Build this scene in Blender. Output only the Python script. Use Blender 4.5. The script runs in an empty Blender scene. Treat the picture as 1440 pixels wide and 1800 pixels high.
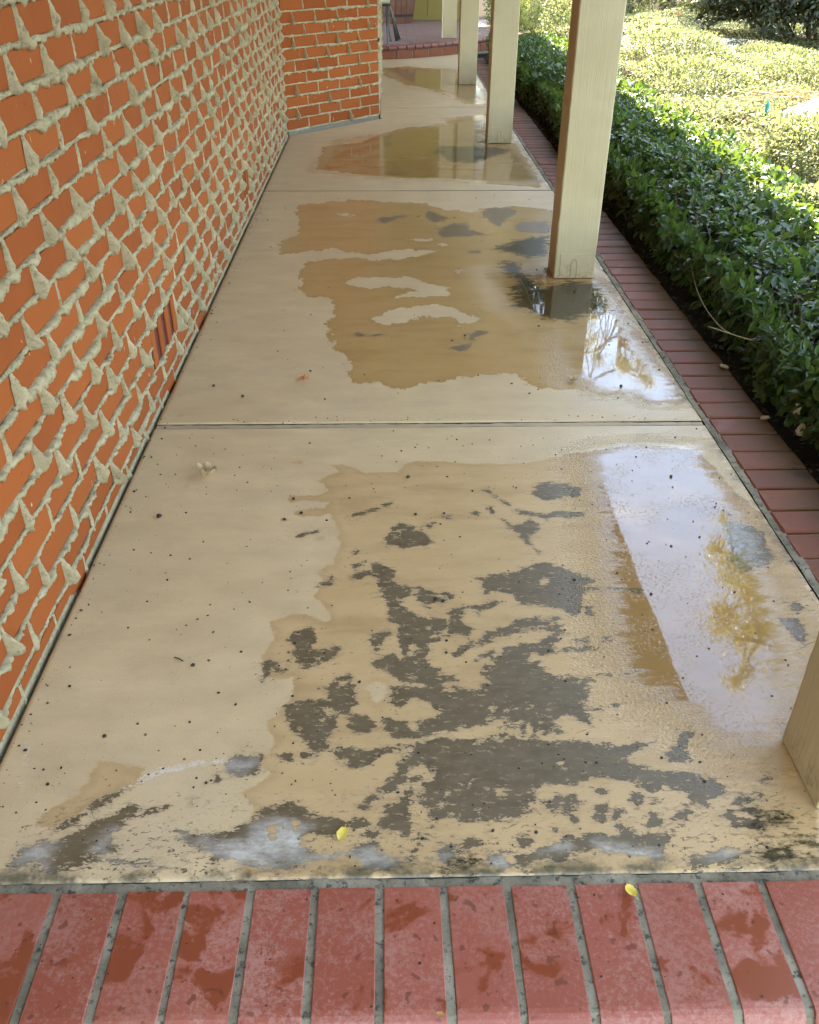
import bpy, math, random
import numpy as np
from mathutils import Vector, Matrix
random.seed(11)
rng = np.random.default_rng(11)
scene = bpy.context.scene
col = scene.collection

# ------------------------------------------------------------------ camera, sky, sun, exposure
CAM_H = 1.37
pitch, yaw, roll = 0.6267, 0.0254, 0.0040
cp, sp, cy, sy = math.cos(pitch), math.sin(pitch), math.cos(yaw), math.sin(yaw)
F = Vector((sy * cp, cy * cp, -sp)); Rt = Vector((cy, -sy, 0)); U = Rt.cross(F)
R2 = Rt * math.cos(roll) + U * math.sin(roll); U2 = -Rt * math.sin(roll) + U * math.cos(roll)
cd = bpy.data.cameras.new('camera'); cam = bpy.data.objects.new('camera', cd); col.objects.link(cam)
cd.sensor_width = 36; cd.lens = 1592.5 / 1800 * 36; cd.shift_y = 132.5 / 1800
cd.clip_start = 0.05; cd.clip_end = 2000
cam.matrix_world = Matrix(((R2.x, U2.x, -F.x, 0), (R2.y, U2.y, -F.y, 0), (R2.z, U2.z, -F.z, CAM_H), (0, 0, 0, 1)))
scene.camera = cam

SUN = Vector((-0.07, 0.72, 1.0)).normalized()
SUN_EL = math.asin(SUN.z); SUN_AZ = math.atan2(SUN.x, SUN.y)
world = bpy.data.worlds.new('World'); scene.world = world; world.use_nodes = True
wt = world.node_tree; wt.nodes.clear()
wo = wt.nodes.new('ShaderNodeOutputWorld'); wb = wt.nodes.new('ShaderNodeBackground')
sky = wt.nodes.new('ShaderNodeTexSky'); sky.sky_type = 'NISHITA'; sky.sun_disc = False
sky.sun_elevation = SUN_EL; sky.sun_rotation = SUN_AZ; sky.air_density = 1.0; sky.dust_density = 0.3; sky.ozone_density = 1.6
tc = wt.nodes.new('ShaderNodeTexCoord'); mp = wt.nodes.new('ShaderNodeMapping'); mp.inputs['Scale'].default_value = (1, 1, 2.4); mp.inputs['Location'].default_value = (1.7, 0.0, 0.0)
nz = wt.nodes.new('ShaderNodeTexNoise'); nz.inputs['Scale'].default_value = 2.2; nz.inputs['Detail'].default_value = 8; nz.inputs['Roughness'].default_value = 0.62
cr = wt.nodes.new('ShaderNodeValToRGB'); cr.color_ramp.elements[0].position = 0.47; cr.color_ramp.elements[1].position = 0.72
mx = wt.nodes.new('ShaderNodeMix'); mx.data_type = 'RGBA'
mx.inputs[7].default_value = (CLOUD_V, CLOUD_V * 1.01, CLOUD_V * 1.04, 1) if 'CLOUD_V' in globals() else (7.7, 8.3, 8.9, 1)
wt.links.new(tc.outputs['Generated'], mp.inputs[0]); wt.links.new(mp.outputs[0], nz.inputs['Vector'])
wt.links.new(nz.outputs['Fac'], cr.inputs[0]); wt.links.new(cr.outputs[0], mx.inputs[0])
wt.links.new(sky.outputs[0], mx.inputs[6]); wt.links.new(mx.outputs[2], wb.inputs[0])
wb.inputs[1].default_value = 0.13
wt.links.new(wb.outputs[0], wo.inputs[0])
sl = bpy.data.lights.new('sun', 'SUN'); sl.energy = 5.0; sl.angle = math.radians(0.53); sl.color = (1.0, 0.91, 0.77)
so = bpy.data.objects.new('sun', sl); col.objects.link(so)
so.rotation_euler = SUN.to_track_quat('Z', 'Y').to_euler(); so.location = SUN * 30
scene.view_settings.view_transform = 'Standard'; scene.view_settings.look = 'None'
scene.view_settings.gamma = 1.0; scene.view_settings.use_curve_mapping = False
scene.view_settings.exposure = 3.18
scene.view_settings.use_white_balance = True; scene.view_settings.white_balance_temperature = 7350; scene.view_settings.white_balance_tint = 10
scene.render.engine = 'CYCLES'
scene.cycles.use_denoising = True
scene.cycles.max_bounces = 10; scene.cycles.diffuse_bounces = 6; scene.cycles.glossy_bounces = 4
scene.cycles.transmission_bounces = 4; scene.cycles.sample_clamp_indirect = 8.0

# ------------------------------------------------------------------ helpers
def tag(o, label=None, cat=None, group=None, kind=None):
    if label: o['label'] = label
    if cat: o['category'] = cat
    if group: o['group'] = group
    if kind: o['kind'] = kind
    return o

def empty(name, loc=(0, 0, 0), rz=0.0):
    o = bpy.data.objects.new(name, None); col.objects.link(o)
    o.location = loc; o.rotation_euler = (0, 0, rz); o.empty_display_size = 0.05
    return o

def link(name, me, mat=None, parent=None, loc=None, rot=None):
    if mat is not None and len(me.materials) == 0: me.materials.append(mat)
    o = bpy.data.objects.new(name, me); col.objects.link(o)
    if parent is not None: o.parent = parent
    if loc is not None: o.location = loc
    if rot is not None: o.rotation_euler = rot
    return o

def mesh(name, verts, faces, smooth=False):
    me = bpy.data.meshes.new(name); me.from_pydata([tuple(v) for v in verts], [], faces); me.update()
    if smooth: me.polygons.foreach_set('use_smooth', [True] * len(me.polygons))
    return me

def mesh_np(name, verts, faces, smooth=False):
    """verts (N,3) array; faces (M,k) int array with constant k"""
    me = bpy.data.meshes.new(name)
    verts = np.asarray(verts, dtype=np.float32); faces = np.asarray(faces, dtype=np.int32)
    m, k = faces.shape
    me.vertices.add(len(verts)); me.vertices.foreach_set('co', verts.ravel())
    me.loops.add(m * k); me.loops.foreach_set('vertex_index', faces.ravel())
    me.polygons.add(m); me.polygons.foreach_set('loop_start', np.arange(0, m * k, k, dtype=np.int32))
    try: me.polygons.foreach_set('loop_total', np.full(m, k, dtype=np.int32))
    except Exception: pass
    if smooth: me.polygons.foreach_set('use_smooth', np.ones(m, dtype=bool))
    me.update(calc_edges=True); me.validate()
    return me

class MB:
    def __init__(s): s.v = []; s.f = []
    def add(s, vs, fs):
        b = len(s.v); s.v += [tuple(v) for v in vs]; s.f += [tuple(i + b for i in f) for f in fs]
    def box(s, x0, x1, y0, y1, z0, z1):
        s.add([(x0, y0, z0), (x1, y0, z0), (x1, y1, z0), (x0, y1, z0), (x0, y0, z1), (x1, y0, z1), (x1, y1, z1), (x0, y1, z1)],
              [(0, 3, 2, 1), (4, 5, 6, 7), (0, 1, 5, 4), (1, 2, 6, 5), (2, 3, 7, 6), (3, 0, 4, 7)])
    def cbox(s, x0, x1, y0, y1, z0, z1, c):
        """box with chamfered edges"""
        xs, ys, zs = (x0, x1), (y0, y1), (z0, z1)
        vs = []; idx = {}
        for i in (0, 1):
            for j in (0, 1):
                for k in (0, 1):
                    dx, dy, dz = (c if i == 0 else -c), (c if j == 0 else -c), (c if k == 0 else -c)
                    for ax in range(3):
                        p = [xs[i] + dx, ys[j] + dy, zs[k] + dz]
                        p[ax] = (xs[i], ys[j], zs[k])[ax]
                        idx[(i, j, k, ax)] = len(vs); vs.append(p)
        fs = []
        for ax in range(3):
            a, b = [t for t in range(3) if t != ax]
            for e in (0, 1):
                q = []
                for (u, w) in ((0, 0), (1, 0), (1, 1), (0, 1)):
                    t = [0, 0, 0]; t[ax] = e; t[a] = u; t[b] = w; q.append(idx[(*t, ax)])
                flip = (ax == 1) ^ (e == 0)
                fs.append(tuple(reversed(q)) if flip else tuple(q))
        for ax in range(3):
            a, b = [t for t in range(3) if t != ax]
            for u in (0, 1):
                for w in (0, 1):
                    t0 = [0, 0, 0]; t0[a] = u; t0[b] = w; t1 = list(t0); t1[ax] = 1
                    fs.append((idx[(*t0, a)], idx[(*t1, a)], idx[(*t1, b)], idx[(*t0, b)]))
        for i in (0, 1):
            for j in (0, 1):
                for k in (0, 1):
                    fs.append((idx[(i, j, k, 0)], idx[(i, j, k, 1)], idx[(i, j, k, 2)]))
        s.add(vs, fs)
    def tube(s, pts, r, n=6, caps=True):
        pts = [Vector(p) for p in pts]; b = len(s.v)
        rr = r if isinstance(r, (list, tuple)) else [r] * len(pts)
        ref = Vector((0.31, 0.17, 0.93)).normalized()
        for i, p in enumerate(pts):
            d = (pts[min(i + 1, len(pts) - 1)] - pts[max(i - 1, 0)]).normalized()
            x = d.cross(ref)
            if x.length < 1e-3: x = d.cross(Vector((1, 0, 0)))
            x.normalize(); y = d.cross(x)
            for k in range(n):
                a = 2 * math.pi * k / n
                s.v.append(tuple(p + (x * math.cos(a) + y * math.sin(a)) * rr[i]))
        for i in range(len(pts) - 1):
            for k in range(n):
                a0 = b + i * n + k; a1 = b + i * n + (k + 1) % n
                s.f.append((a0, a1, a1 + n, a0 + n))
        if caps:
            s.f.append(tuple(b + k for k in reversed(range(n)))); e = b + (len(pts) - 1) * n
            s.f.append(tuple(e + k for k in range(n)))
    def extrude_x(s, prof, x0, x1, c=0.0):
        """profile of (y, z), counter-clockwise seen from +x, extruded along x with a small chamfer at both ends"""
        n = len(prof); b = len(s.v)
        my = sum(p[0] for p in prof) / n; mz = sum(p[1] for p in prof) / n
        def ins(p): 
            dy, dz = my - p[0], mz - p[1]; l = math.hypot(dy, dz) or 1
            return (p[0] + dy / l * c * 1.3, p[1] + dz / l * c * 1.3)
        rings = [(x0, [ins(p) for p in prof]), (x0 + c, prof), (x1 - c, prof), (x1, [ins(p) for p in prof])] if c else [(x0, prof), (x1, prof)]
        for x, pr in rings: s.v += [(x, p[0], p[1]) for p in pr]
        for i in range(len(rings) - 1):
            for k in range(n):
                a0 = b + i * n + k; a1 = b + i * n + (k + 1) % n
                s.f.append((a0, a0 + n, a1 + n, a1))
        s.f.append(tuple(b + k for k in range(n))); e = b + (len(rings) - 1) * n
        s.f.append(tuple(e + k for k in reversed(range(n))))
    def mesh(s, name, smooth=False): return mesh(name, s.v, s.f, smooth)
    def build(s, name, mat, parent=None, smooth=False, loc=None, rot=None):
        me = s.mesh(name, smooth)
        return link(name, me, mat, parent, loc, rot)

def fbm1(x, seed=0, octs=4, f=1.0, gain=0.5):
    x = np.asarray(x, float) * f; out = np.zeros_like(x); amp = 1.0; tot = 0
    r = np.random.default_rng(seed); 
    for o in range(octs):
        tab = r.uniform(-1, 1, 512); i = np.floor(x).astype(int); t = x - i; t = t * t * (3 - 2 * t)
        out += amp * (tab[i % 512] * (1 - t) + tab[(i + 1) % 512] * t); tot += amp; amp *= gain; x = x * 2.03 + 7.3
    return out / tot

def fbm2(x, y, seed=0, octs=4, f=1.0, gain=0.5):
    x = np.asarray(x, float) * f; y = np.asarray(y, float) * f; out = np.zeros_like(x); amp = 1.0; tot = 0
    r = np.random.default_rng(seed)
    for o in range(octs):
        tab = r.uniform(-1, 1, (64, 64)); i = np.floor(x).astype(int); j = np.floor(y).astype(int)
        t = x - i; u = y - j; t = t * t * (3 - 2 * t); u = u * u * (3 - 2 * u)
        a = tab[i % 64, j % 64]; b = tab[(i + 1) % 64, j % 64]; c = tab[i % 64, (j + 1) % 64]; d = tab[(i + 1) % 64, (j + 1) % 64]
        out += amp * ((a * (1 - t) + b * t) * (1 - u) + (c * (1 - t) + d * t) * u); tot += amp; amp *= gain
        x = x * 2.03 + 5.1; y = y * 2.03 + 9.7
    return out / tot

# ------------------------------------------------------------------ node helper
class Mat:
    def __init__(s, name):
        s.m = bpy.data.materials.new(name); s.m.use_nodes = True; s.t = s.m.node_tree; s.t.nodes.clear()
        s.out = s.t.nodes.new('ShaderNodeOutputMaterial'); s.b = s.t.nodes.new('ShaderNodeBsdfPrincipled')
        s.t.links.new(s.b.outputs[0], s.out.inputs[0]); s._pos = None
    def n(s, typ, **kw):
        nd = s.t.nodes.new('ShaderNode' + typ)
        for k, v in kw.items(): setattr(nd, k, v)
        return nd
    def set(s, sock, v):
        if hasattr(v, 'is_output') or isinstance(v, bpy.types.NodeSocket): s.t.links.new(v, sock)
        elif v is not None:
            if isinstance(v, (tuple, list)) and len(v) == 3 and sock.type == 'RGBA': v = (*v, 1)
            sock.default_value = v
    def pos(s):
        if s._pos is None: s._pos = s.n('TexCoord').outputs['Object']
        return s._pos
    def world(s): return s.n('NewGeometry').outputs['Position']
    def scale(s, vec, sc):
        nd = s.n('VectorMath', operation='MULTIPLY'); s.set(nd.inputs[0], vec); nd.inputs[1].default_value = sc; return nd.outputs[0]
    def vadd(s, a, b):
        nd = s.n('VectorMath', operation='ADD'); s.set(nd.inputs[0], a); s.set(nd.inputs[1], b); return nd.outputs[0]
    def noise(s, scale, detail=4, rough=0.55, vec=None, dist=0.0):
        nd = s.n('TexNoise'); s.set(nd.inputs['Vector'], vec if vec is not None else s.pos())
        nd.inputs['Scale'].default_value = scale; nd.inputs['Detail'].default_value = detail
        nd.inputs['Roughness'].default_value = rough; nd.inputs['Distortion'].default_value = dist
        return nd.outputs['Fac']
    def math(s, op, a, b=None, c=None, clamp=False):
        nd = s.n('Math', operation=op, use_clamp=clamp); s.set(nd.inputs[0], a)
        if b is not None: s.set(nd.inputs[1], b)
        if c is not None: s.set(nd.inputs[2], c)
        return nd.outputs[0]
    def ss(s, v, lo, hi, a=0.0, b=1.0):
        nd = s.n('MapRange', interpolation_type='SMOOTHSTEP'); s.set(nd.inputs[0], v)
        nd.inputs[1].default_value = lo; nd.inputs[2].default_value = hi; nd.inputs[3].default_value = a; nd.inputs[4].default_value = b
        return nd.outputs[0]
    def lin(s, v, lo, hi, a=0.0, b=1.0):
        nd = s.n('MapRange'); s.set(nd.inputs[0], v)
        nd.inputs[1].default_value = lo; nd.inputs[2].default_value = hi; nd.inputs[3].default_value = a; nd.inputs[4].default_value = b
        return nd.outputs[0]
    def mix(s, f, a, b, mode='MIX'):
        nd = s.n('Mix', data_type='RGBA', blend_type=mode); s.set(nd.inputs[0], f); s.set(nd.inputs[6], a); s.set(nd.inputs[7], b); return nd.outputs[2]
    def fmix(s, f, a, b):
        nd = s.n('Mix', data_type='FLOAT'); s.set(nd.inputs[0], f); s.set(nd.inputs[2], a); s.set(nd.inputs[3], b); return nd.outputs[0]
    def attr(s, name): return s.n('Attribute', attribute_name=name).outputs['Fac']
    def bump(s, h, strength=0.3, dist=0.002, prev=None):
        nd = s.n('Bump'); s.set(nd.inputs['Strength'], strength); nd.inputs['Distance'].default_value = dist
        s.set(nd.inputs['Height'], h)
        if prev is not None: s.set(nd.inputs['Normal'], prev)
        return nd.outputs[0]
    def sep(s, v):
        nd = s.n('SeparateXYZ'); s.set(nd.inputs[0], v); return nd.outputs
    def rnd(s): return s.n('ObjectInfo').outputs['Random']
    def isl(s): return s.n('NewGeometry').outputs['Random Per Island']
    def p(s, **kw):
        names = dict(color='Base Color', rough='Roughness', normal='Normal', spec='Specular IOR Level', ior='IOR', coat='Coat Weight', coatr='Coat Roughness', metal='Metallic')
        for k, v in kw.items(): s.set(s.b.inputs[names[k]], v)
        return s.m

def objvec(m):
    """object position shifted by a random amount per object, so that alike pieces do not repeat"""
    r = m.rnd(); c = m.n('CombineXYZ')
    for i, k in enumerate((37.0, 91.0, 53.0)): m.set(c.inputs[i], m.math('MULTIPLY', r, k))
    return m.vadd(m.pos(), c.outputs[0])

# ------------------------------------------------------------------ materials
def mat_plain(name, color, rough=0.6, var=0.15, scale=12, bump=0.15, metal=0.0):
    m = Mat(name); n = m.noise(scale, 5, 0.6); c2 = tuple(v * (1 - var) for v in color); c1 = tuple(min(1, v * (1 + var)) for v in color)
    return m.p(color=m.mix(n, c2, c1), rough=rough, metal=metal, normal=m.bump(m.noise(scale * 9, 4), bump, 0.002))

def mat_wall_brick():
    m = Mat('red_orange_brick'); v = objvec(m); r = m.rnd()
    c = m.mix(m.ss(r, 0.0, 1.0), (0.265, 0.064, 0.014), (0.335, 0.088, 0.020))
    c = m.mix(m.lin(m.noise(9, 5, 0.6, v), 0.3, 0.75), c, m.mix(0.5, c, (0.33, 0.085, 0.017)))
    st = m.ss(m.noise(30, 4, 0.6, m.scale(v, (1, 1, 0.25))), 0.6, 0.8)
    c = m.mix(m.math('MULTIPLY', st, 0.35), c, (0.26, 0.085, 0.035))
    sp_ = m.ss(m.noise(55, 2, 0.5, m.scale(v, (1, 1, 0.35))), 0.735, 0.76)
    c = m.mix(sp_, c, (0.55, 0.40, 0.22))
    nb = m.bump(m.noise(160, 5, 0.6, v), 0.25, 0.0015); nb = m.bump(m.noise(24, 3, 0.5, v), 0.15, 0.004, nb)
    wire = m.ss(m.noise(1.0, 3, 0.6, m.scale(v, (170, 170, 14))), 0.62, 0.72); c = m.mix(m.math('MULTIPLY', wire, 0.28), c, (0.22, 0.060, 0.014))
    smear = m.ss(m.noise(16, 5, 0.7, v), 0.66, 0.76); c = m.mix(m.math('MULTIPLY', smear, 0.25), c, (0.42, 0.26, 0.12))
    pit = m.ss(m.noise(75, 2, 0.5, v), 0.72, 0.75); c = m.mix(m.math('MULTIPLY', pit, 0.6), c, (0.12, 0.035, 0.012))
    return m.p(color=c, rough=0.85, normal=nb, spec=0.2)

def mat_wall_mortar():
    m = Mat('squeezed_mortar'); v = m.pos()
    n = m.noise(14, 5, 0.6); c = m.mix(m.lin(n, 0.3, 0.7), (0.40, 0.335, 0.190), (0.58, 0.495, 0.305))
    d = m.ss(m.noise(60, 6, 0.8), 0.51, 0.64); c = m.mix(m.math('MULTIPLY', d, 0.8), c, (0.22, 0.185, 0.11))  # tone noise and dark speckles paint extra shading contrast into the mortar
    nb = m.bump(m.noise(95, 6, 0.75), 1.0, 0.008); nb = m.bump(m.noise(420, 3, 0.6), 0.5, 0.002, nb)
    return m.p(color=c, rough=0.92, normal=nb, spec=0.2)

def mat_paver(step=False):
    m = Mat('glazed_red_paver' if step else 'edging_brick'); v = objvec(m); r = m.rnd(); p3 = m.sep(m.pos())
    base = m.mix(r, (0.27, 0.068, 0.037), (0.32, 0.092, 0.055)) if step else m.mix(r, (0.150, 0.046, 0.019), (0.200, 0.063, 0.027))
    haze = (0.38, 0.190, 0.140) if step else (0.20, 0.092, 0.044)
    n = m.noise(7, 4, 0.6, v); fine = m.noise(110, 5, 0.75, v); blot = m.noise(10, 3, 0.55, v, 0.6)
    grain = m.noise(260, 3, 0.7, v)
    hm = m.ss(m.math('ADD', m.math('ADD', m.math('MULTIPLY', fine, 0.8), m.math('MULTIPLY', n, 0.5)), m.math('MULTIPLY', grain, 0.35)), 0.76, 0.98)
    wetm = m.ss(m.math('ADD', blot, m.math('MULTIPLY', m.math('SUBTRACT', fine, 0.5), 0.25)), 0.58, 0.64)
    wetm = m.ss(m.math('ADD', m.math('ADD', blot, m.math('MULTIPLY', m.math('SUBTRACT', r, 0.5), 0.10)), m.math('MULTIPLY', m.math('SUBTRACT', fine, 0.5), 0.25)), 0.57, 0.63)
    hm = m.math('MULTIPLY', m.math('MULTIPLY', hm, m.lin(m.math('FRACT', m.math('MULTIPLY', r, 7.3)), 0, 1, 0.6, 1.1)), m.math('SUBTRACT', 1.0, wetm))
    c = m.mix(m.math('MULTIPLY', hm, 0.8 if step else 0.55), base, haze)
    c = m.mix(wetm, c, m.mix(0.75, base, (0.20, 0.046, 0.015)))
    drop = m.ss(m.noise(42, 2, 0.5, v), 0.645, 0.70); c = m.mix(m.math('MULTIPLY', drop, 0.7), c, (0.13, 0.035, 0.016))
    if not step:
        w = m.sep(m.world()); edge = m.ss(m.math('ADD', w[0], m.math('MULTIPLY', m.noise(6, 4, 0.6, v), 0.16)), 1.24, 1.36)
        c = m.mix(m.math('MULTIPLY', edge, 0.8), c, (0.105, 0.058, 0.020))
        moss = m.ss(m.noise(5, 4, 0.6, m.world()), 0.6, 0.68); c = m.mix(m.math('MULTIPLY', moss, m.math('MULTIPLY', edge, 0.8)), c, (0.035, 0.026, 0.012))
    rough = m.fmix(wetm, m.fmix(hm, 0.48 if step else 0.55, 0.6), 0.28 if step else 0.45)
    nb = m.bump(m.noise(90, 4, 0.6, v), 0.12, 0.0015)
    return m.p(color=c, rough=rough, normal=nb, spec=0.5 if step else 0.25)

def mat_ground_mortar():
    m = Mat('mossy_joint_mortar'); v = m.world()
    c = m.mix(m.lin(m.noise(7, 5, 0.65, v), 0.35, 0.65), (0.115, 0.102, 0.060), (0.31, 0.275, 0.185))
    c = m.mix(m.ss(m.noise(60, 4, 0.7, v), 0.52, 0.66), c, (0.055, 0.055, 0.040))
    nb = m.bump(m.noise(150, 5, 0.7, v), 0.8, 0.003)
    return m.p(color=c, rough=0.85, normal=nb)

def mat_slab():
    m = Mat('worn_painted_concrete'); v = m.pos(); vx = m.scale(v, (0.6, 1.15, 1))
    peel, wet, pool, chalk, line, algae_reflection = [m.attr(a) for a in ('peel', 'wet', 'pool', 'chalk', 'line', 'algae_reflection')]
    n_e = m.math('SUBTRACT', m.noise(48, 6, 0.7, vx), 0.5); n_f = m.math('SUBTRACT', m.noise(210, 4, 0.65, vx), 0.5)
    farm = m.ss(m.sep(v)[1], 2.8, 2.95)
    pe = m.math('ADD', m.math('ADD', peel, m.math('MULTIPLY', farm, m.math('MULTIPLY', m.math('SUBTRACT', m.noise(20, 6, 0.75, m.scale(v, (1.3, 0.6, 1))), 0.5), 0.16))), m.math('ADD', m.math('ADD', m.math('MULTIPLY', n_e, 0.062), m.math('MULTIPLY', m.math('SUBTRACT', m.noise(15, 4, 0.6, vx), 0.5), 0.05)), m.math('MULTIPLY', n_f, 0.030)))
    pm = m.ss(pe, -0.0012, 0.0012, 1.0, 0.0)
    thin = m.ss(m.math('ADD', pe, m.math('MULTIPLY', m.math('SUBTRACT', m.noise(75, 4, 0.7, vx), 0.5), 0.06)), -0.002, 0.014, 1.0, 0.0)
    isle = m.math('MULTIPLY', m.ss(m.noise(70, 5, 0.72, m.vadd(vx, (3, 7, 0))), 0.585, 0.60), m.ss(pe, -0.034, -0.006, 0.25, 1.0))
    pm = m.math('MULTIPLY', m.math('MULTIPLY', pm, m.fmix(farm, 1.0, 0.8)), m.math('SUBTRACT', 1.0, isle))
    rot = m.n('VectorRotate', rotation_type='Z_AXIS'); m.set(rot.inputs['Vector'], v); rot.inputs['Angle'].default_value = -0.42
    scr = m.math('MULTIPLY', m.ss(m.noise(1.0, 4, 0.75, m.scale(rot.outputs[0], (10, 150, 1))), 0.63, 0.65), m.math('MULTIPLY', m.ss(peel, 0.02, 0.10, 1.0, 0.0), m.ss(m.noise(4.5, 3, 0.6, m.vadd(v, (2, 5, 0))), 0.50, 0.60)))
    crumb = m.math('MULTIPLY', m.ss(m.noise(85, 5, 0.7, vx), 0.635, 0.65), m.ss(peel, 0.02, 0.045, 1.0, 0.0))
    fband = m.math('MULTIPLY', m.ss(m.noise(80, 5, 0.75, m.vadd(vx, (1, 9, 0))), 0.575, 0.59), m.math('MULTIPLY', m.ss(m.sep(v)[1], 1.06, 1.26, 1.0, 0.0), m.ss(m.noise(6, 3, 0.6, m.vadd(v, (4, 1, 0))), 0.42, 0.52)))
    crumb = m.math('MAXIMUM', crumb, fband)
    pm = m.math('MAXIMUM', pm, m.math('MAXIMUM', crumb, m.math('MULTIPLY', scr, 0.75)))
    n_w = m.math('SUBTRACT', m.noise(18, 5, 0.6), 0.5); n_w2 = m.math('SUBTRACT', m.noise(120, 3, 0.6), 0.5)
    we = m.math('ADD', m.math('ADD', wet, m.math('MULTIPLY', m.ss(m.sep(v)[1], 2.8, 2.95), m.math('MULTIPLY', m.math('SUBTRACT', m.noise(13, 6, 0.7, m.scale(v, (1.2, 0.7, 1))), 0.5), 0.16))), m.math('ADD', m.math('ADD', m.math('MULTIPLY', n_w, 0.050), m.math('MULTIPLY', n_e, 0.018)), m.math('MULTIPLY', n_w2, 0.010)))
    wm = m.ss(we, -0.003, 0.005, 1.0, 0.0)
    streak = m.math('SUBTRACT', m.noise(22, 5, 0.7, m.scale(v, (0.25, 1.6, 1))), 0.5)
    po = m.math('ADD', pool, m.math('ADD', m.math('MULTIPLY', streak, 0.17), m.math('MULTIPLY', n_e, 0.08)))
    pl = m.ss(po, -0.05, 0.06, 1.0, 0.0); plw = m.ss(po, 0.0, 0.20, 1.0, 0.0)
    # paint
    lg = m.noise(2.4, 5, 0.6); md = m.noise(9, 5, 0.65, vx)
    tan = m.mix(m.lin(lg, 0.3, 0.7), (0.58, 0.43, 0.228), (0.66, 0.50, 0.275))
    tan = m.mix(m.lin(md, 0.35, 0.75), tan, m.mix(0.8, tan, (0.46, 0.34, 0.185)))
    tan = m.mix(m.math('MULTIPLY', m.ss(m.noise(3.1, 4, 0.6, m.vadd(v, (9, 4, 0))), 0.5, 0.7), 0.35), tan, (0.53, 0.42, 0.27))
    salt = m.noise(420, 2, 0.6, vx); tan = m.mix(m.math('MULTIPLY', m.ss(salt, 0.5, 0.68), 0.22), tan, (0.36, 0.27, 0.15)); tan = m.mix(m.math('MULTIPLY', m.ss(salt, 0.46, 0.34), 0.20), tan, (0.72, 0.58, 0.36))
    scuff = m.ss(m.noise(26, 5, 0.75, m.scale(v, (0.18, 1.3, 1))), 0.60, 0.75)
    tan = m.mix(m.math('MULTIPLY', scuff, 0.30), tan, (0.30, 0.235, 0.15))
    pale = m.ss(m.noise(34, 4, 0.7, m.scale(v, (0.5, 1.2, 1))), 0.705, 0.73)
    tan = m.mix(m.math('MULTIPLY', pale, 0.4), tan, (0.62, 0.54, 0.42))
    wtan = m.mix(m.lin(md, 0.3, 0.7), (0.44, 0.275, 0.100), (0.50, 0.32, 0.130))
    broom = m.noise(1.0, 3, 0.6, m.scale(v, (14, 420, 1)))
    wtan = m.mix(m.math('MULTIPLY', m.ss(broom, 0.55, 0.75), 0.25), wtan, (0.21, 0.13, 0.062))
    soaked = m.math('MAXIMUM', m.ss(m.sep(v)[1], 2.75, 2.95), m.ss(po, 0.0, 0.22, 1.0, 0.0))
    damp = m.mix(m.lin(md, 0.3, 0.7), (0.50, 0.340, 0.155), (0.57, 0.395, 0.195))
    damp = m.mix(m.math('MULTIPLY', m.ss(broom, 0.55, 0.75), 0.2), damp, (0.28, 0.19, 0.09))
    wtan = m.mix(m.lin(soaked, 0, 1), damp, wtan); wtan = m.mix(m.math('MULTIPLY', pl, m.ss(m.sep(v)[1], 2.75, 2.95, 1.0, 0.75)), wtan, (0.30, 0.175, 0.062))
    paint = m.mix(wm, tan, wtan)
    vr = m.n('TexVoronoi'); m.set(vr.inputs['Vector'], m.vadd(m.scale(v, (1, 1, 0)), m.scale(m.n('TexNoise').outputs['Color'], (0.0, 0.0, 0)))); vr.inputs['Scale'].default_value = 7.0
    dr = m.math('MULTIPLY', m.ss(m.math('ADD', vr.outputs['Distance'], m.math('MULTIPLY', n_e, 0.12)), 0.07, 0.12, 1.0, 0.0), m.ss(m.sep(vr.outputs['Color'])[0], 0.62, 0.64))
    tan = m.mix(m.math('MULTIPLY', dr, 0.30), tan, (0.33, 0.24, 0.125))
    wst = m.noise(1.0, 5, 0.65, m.scale(v, (3.2, 9, 1))); wtan = m.mix(m.math('MULTIPLY', m.ss(wst, 0.45, 0.72), 0.45), wtan, m.mix(1.0, wtan, (0.62, 0.56, 0.50), 'MULTIPLY'))
    rimw = m.math('MULTIPLY', m.ss(we, -0.030, -0.004), wm); wtan = m.mix(m.math('MULTIPLY', rimw, 0.22), wtan, (0.30, 0.19, 0.075))
    paint = m.mix(wm, tan, wtan)
    ck = m.math('MULTIPLY', m.ss(m.math('ADD', line, m.math('ADD', m.math('MULTIPLY', n_f, 0.04), m.math('MULTIPLY', n_e, 0.03))), -0.003, 0.002, 1.0, 0.0), m.ss(m.noise(90, 4, 0.7), 0.40, 0.55))
    paint = m.mix(m.math('MULTIPLY', ck, 0.8), paint, (0.66, 0.61, 0.50))
    # bare concrete
    cn = m.noise(30, 6, 0.7, vx)
    conc = m.mix(m.lin(cn, 0.3, 0.7), (0.105, 0.076, 0.037), (0.175, 0.131, 0.070))
    conc = m.mix(m.math('MULTIPLY', m.ss(m.noise(5, 4, 0.6), 0.5, 0.7), 0.5), conc, (0.145, 0.115, 0.066))
    conc = m.mix(m.math('MULTIPLY', m.ss(broom, 0.55, 0.8), 0.4), conc, (0.07, 0.06, 0.045))
    dryc = m.mix(m.lin(cn, 0.35, 0.65), (0.27, 0.245, 0.19), (0.56, 0.515, 0.42))
    cm = m.ss(m.math('ADD', chalk, m.math('MULTIPLY', m.math('SUBTRACT', m.noise(16, 5, 0.65, vx), 0.5), 0.16)), -0.035, 0.03, 1.0, 0.0)
    conc = m.mix(cm, conc, dryc)
    paint = m.mix(m.math('MULTIPLY', thin, 0.30), paint, (0.27, 0.20, 0.115))
    c = m.mix(pm, paint, conc)
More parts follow.
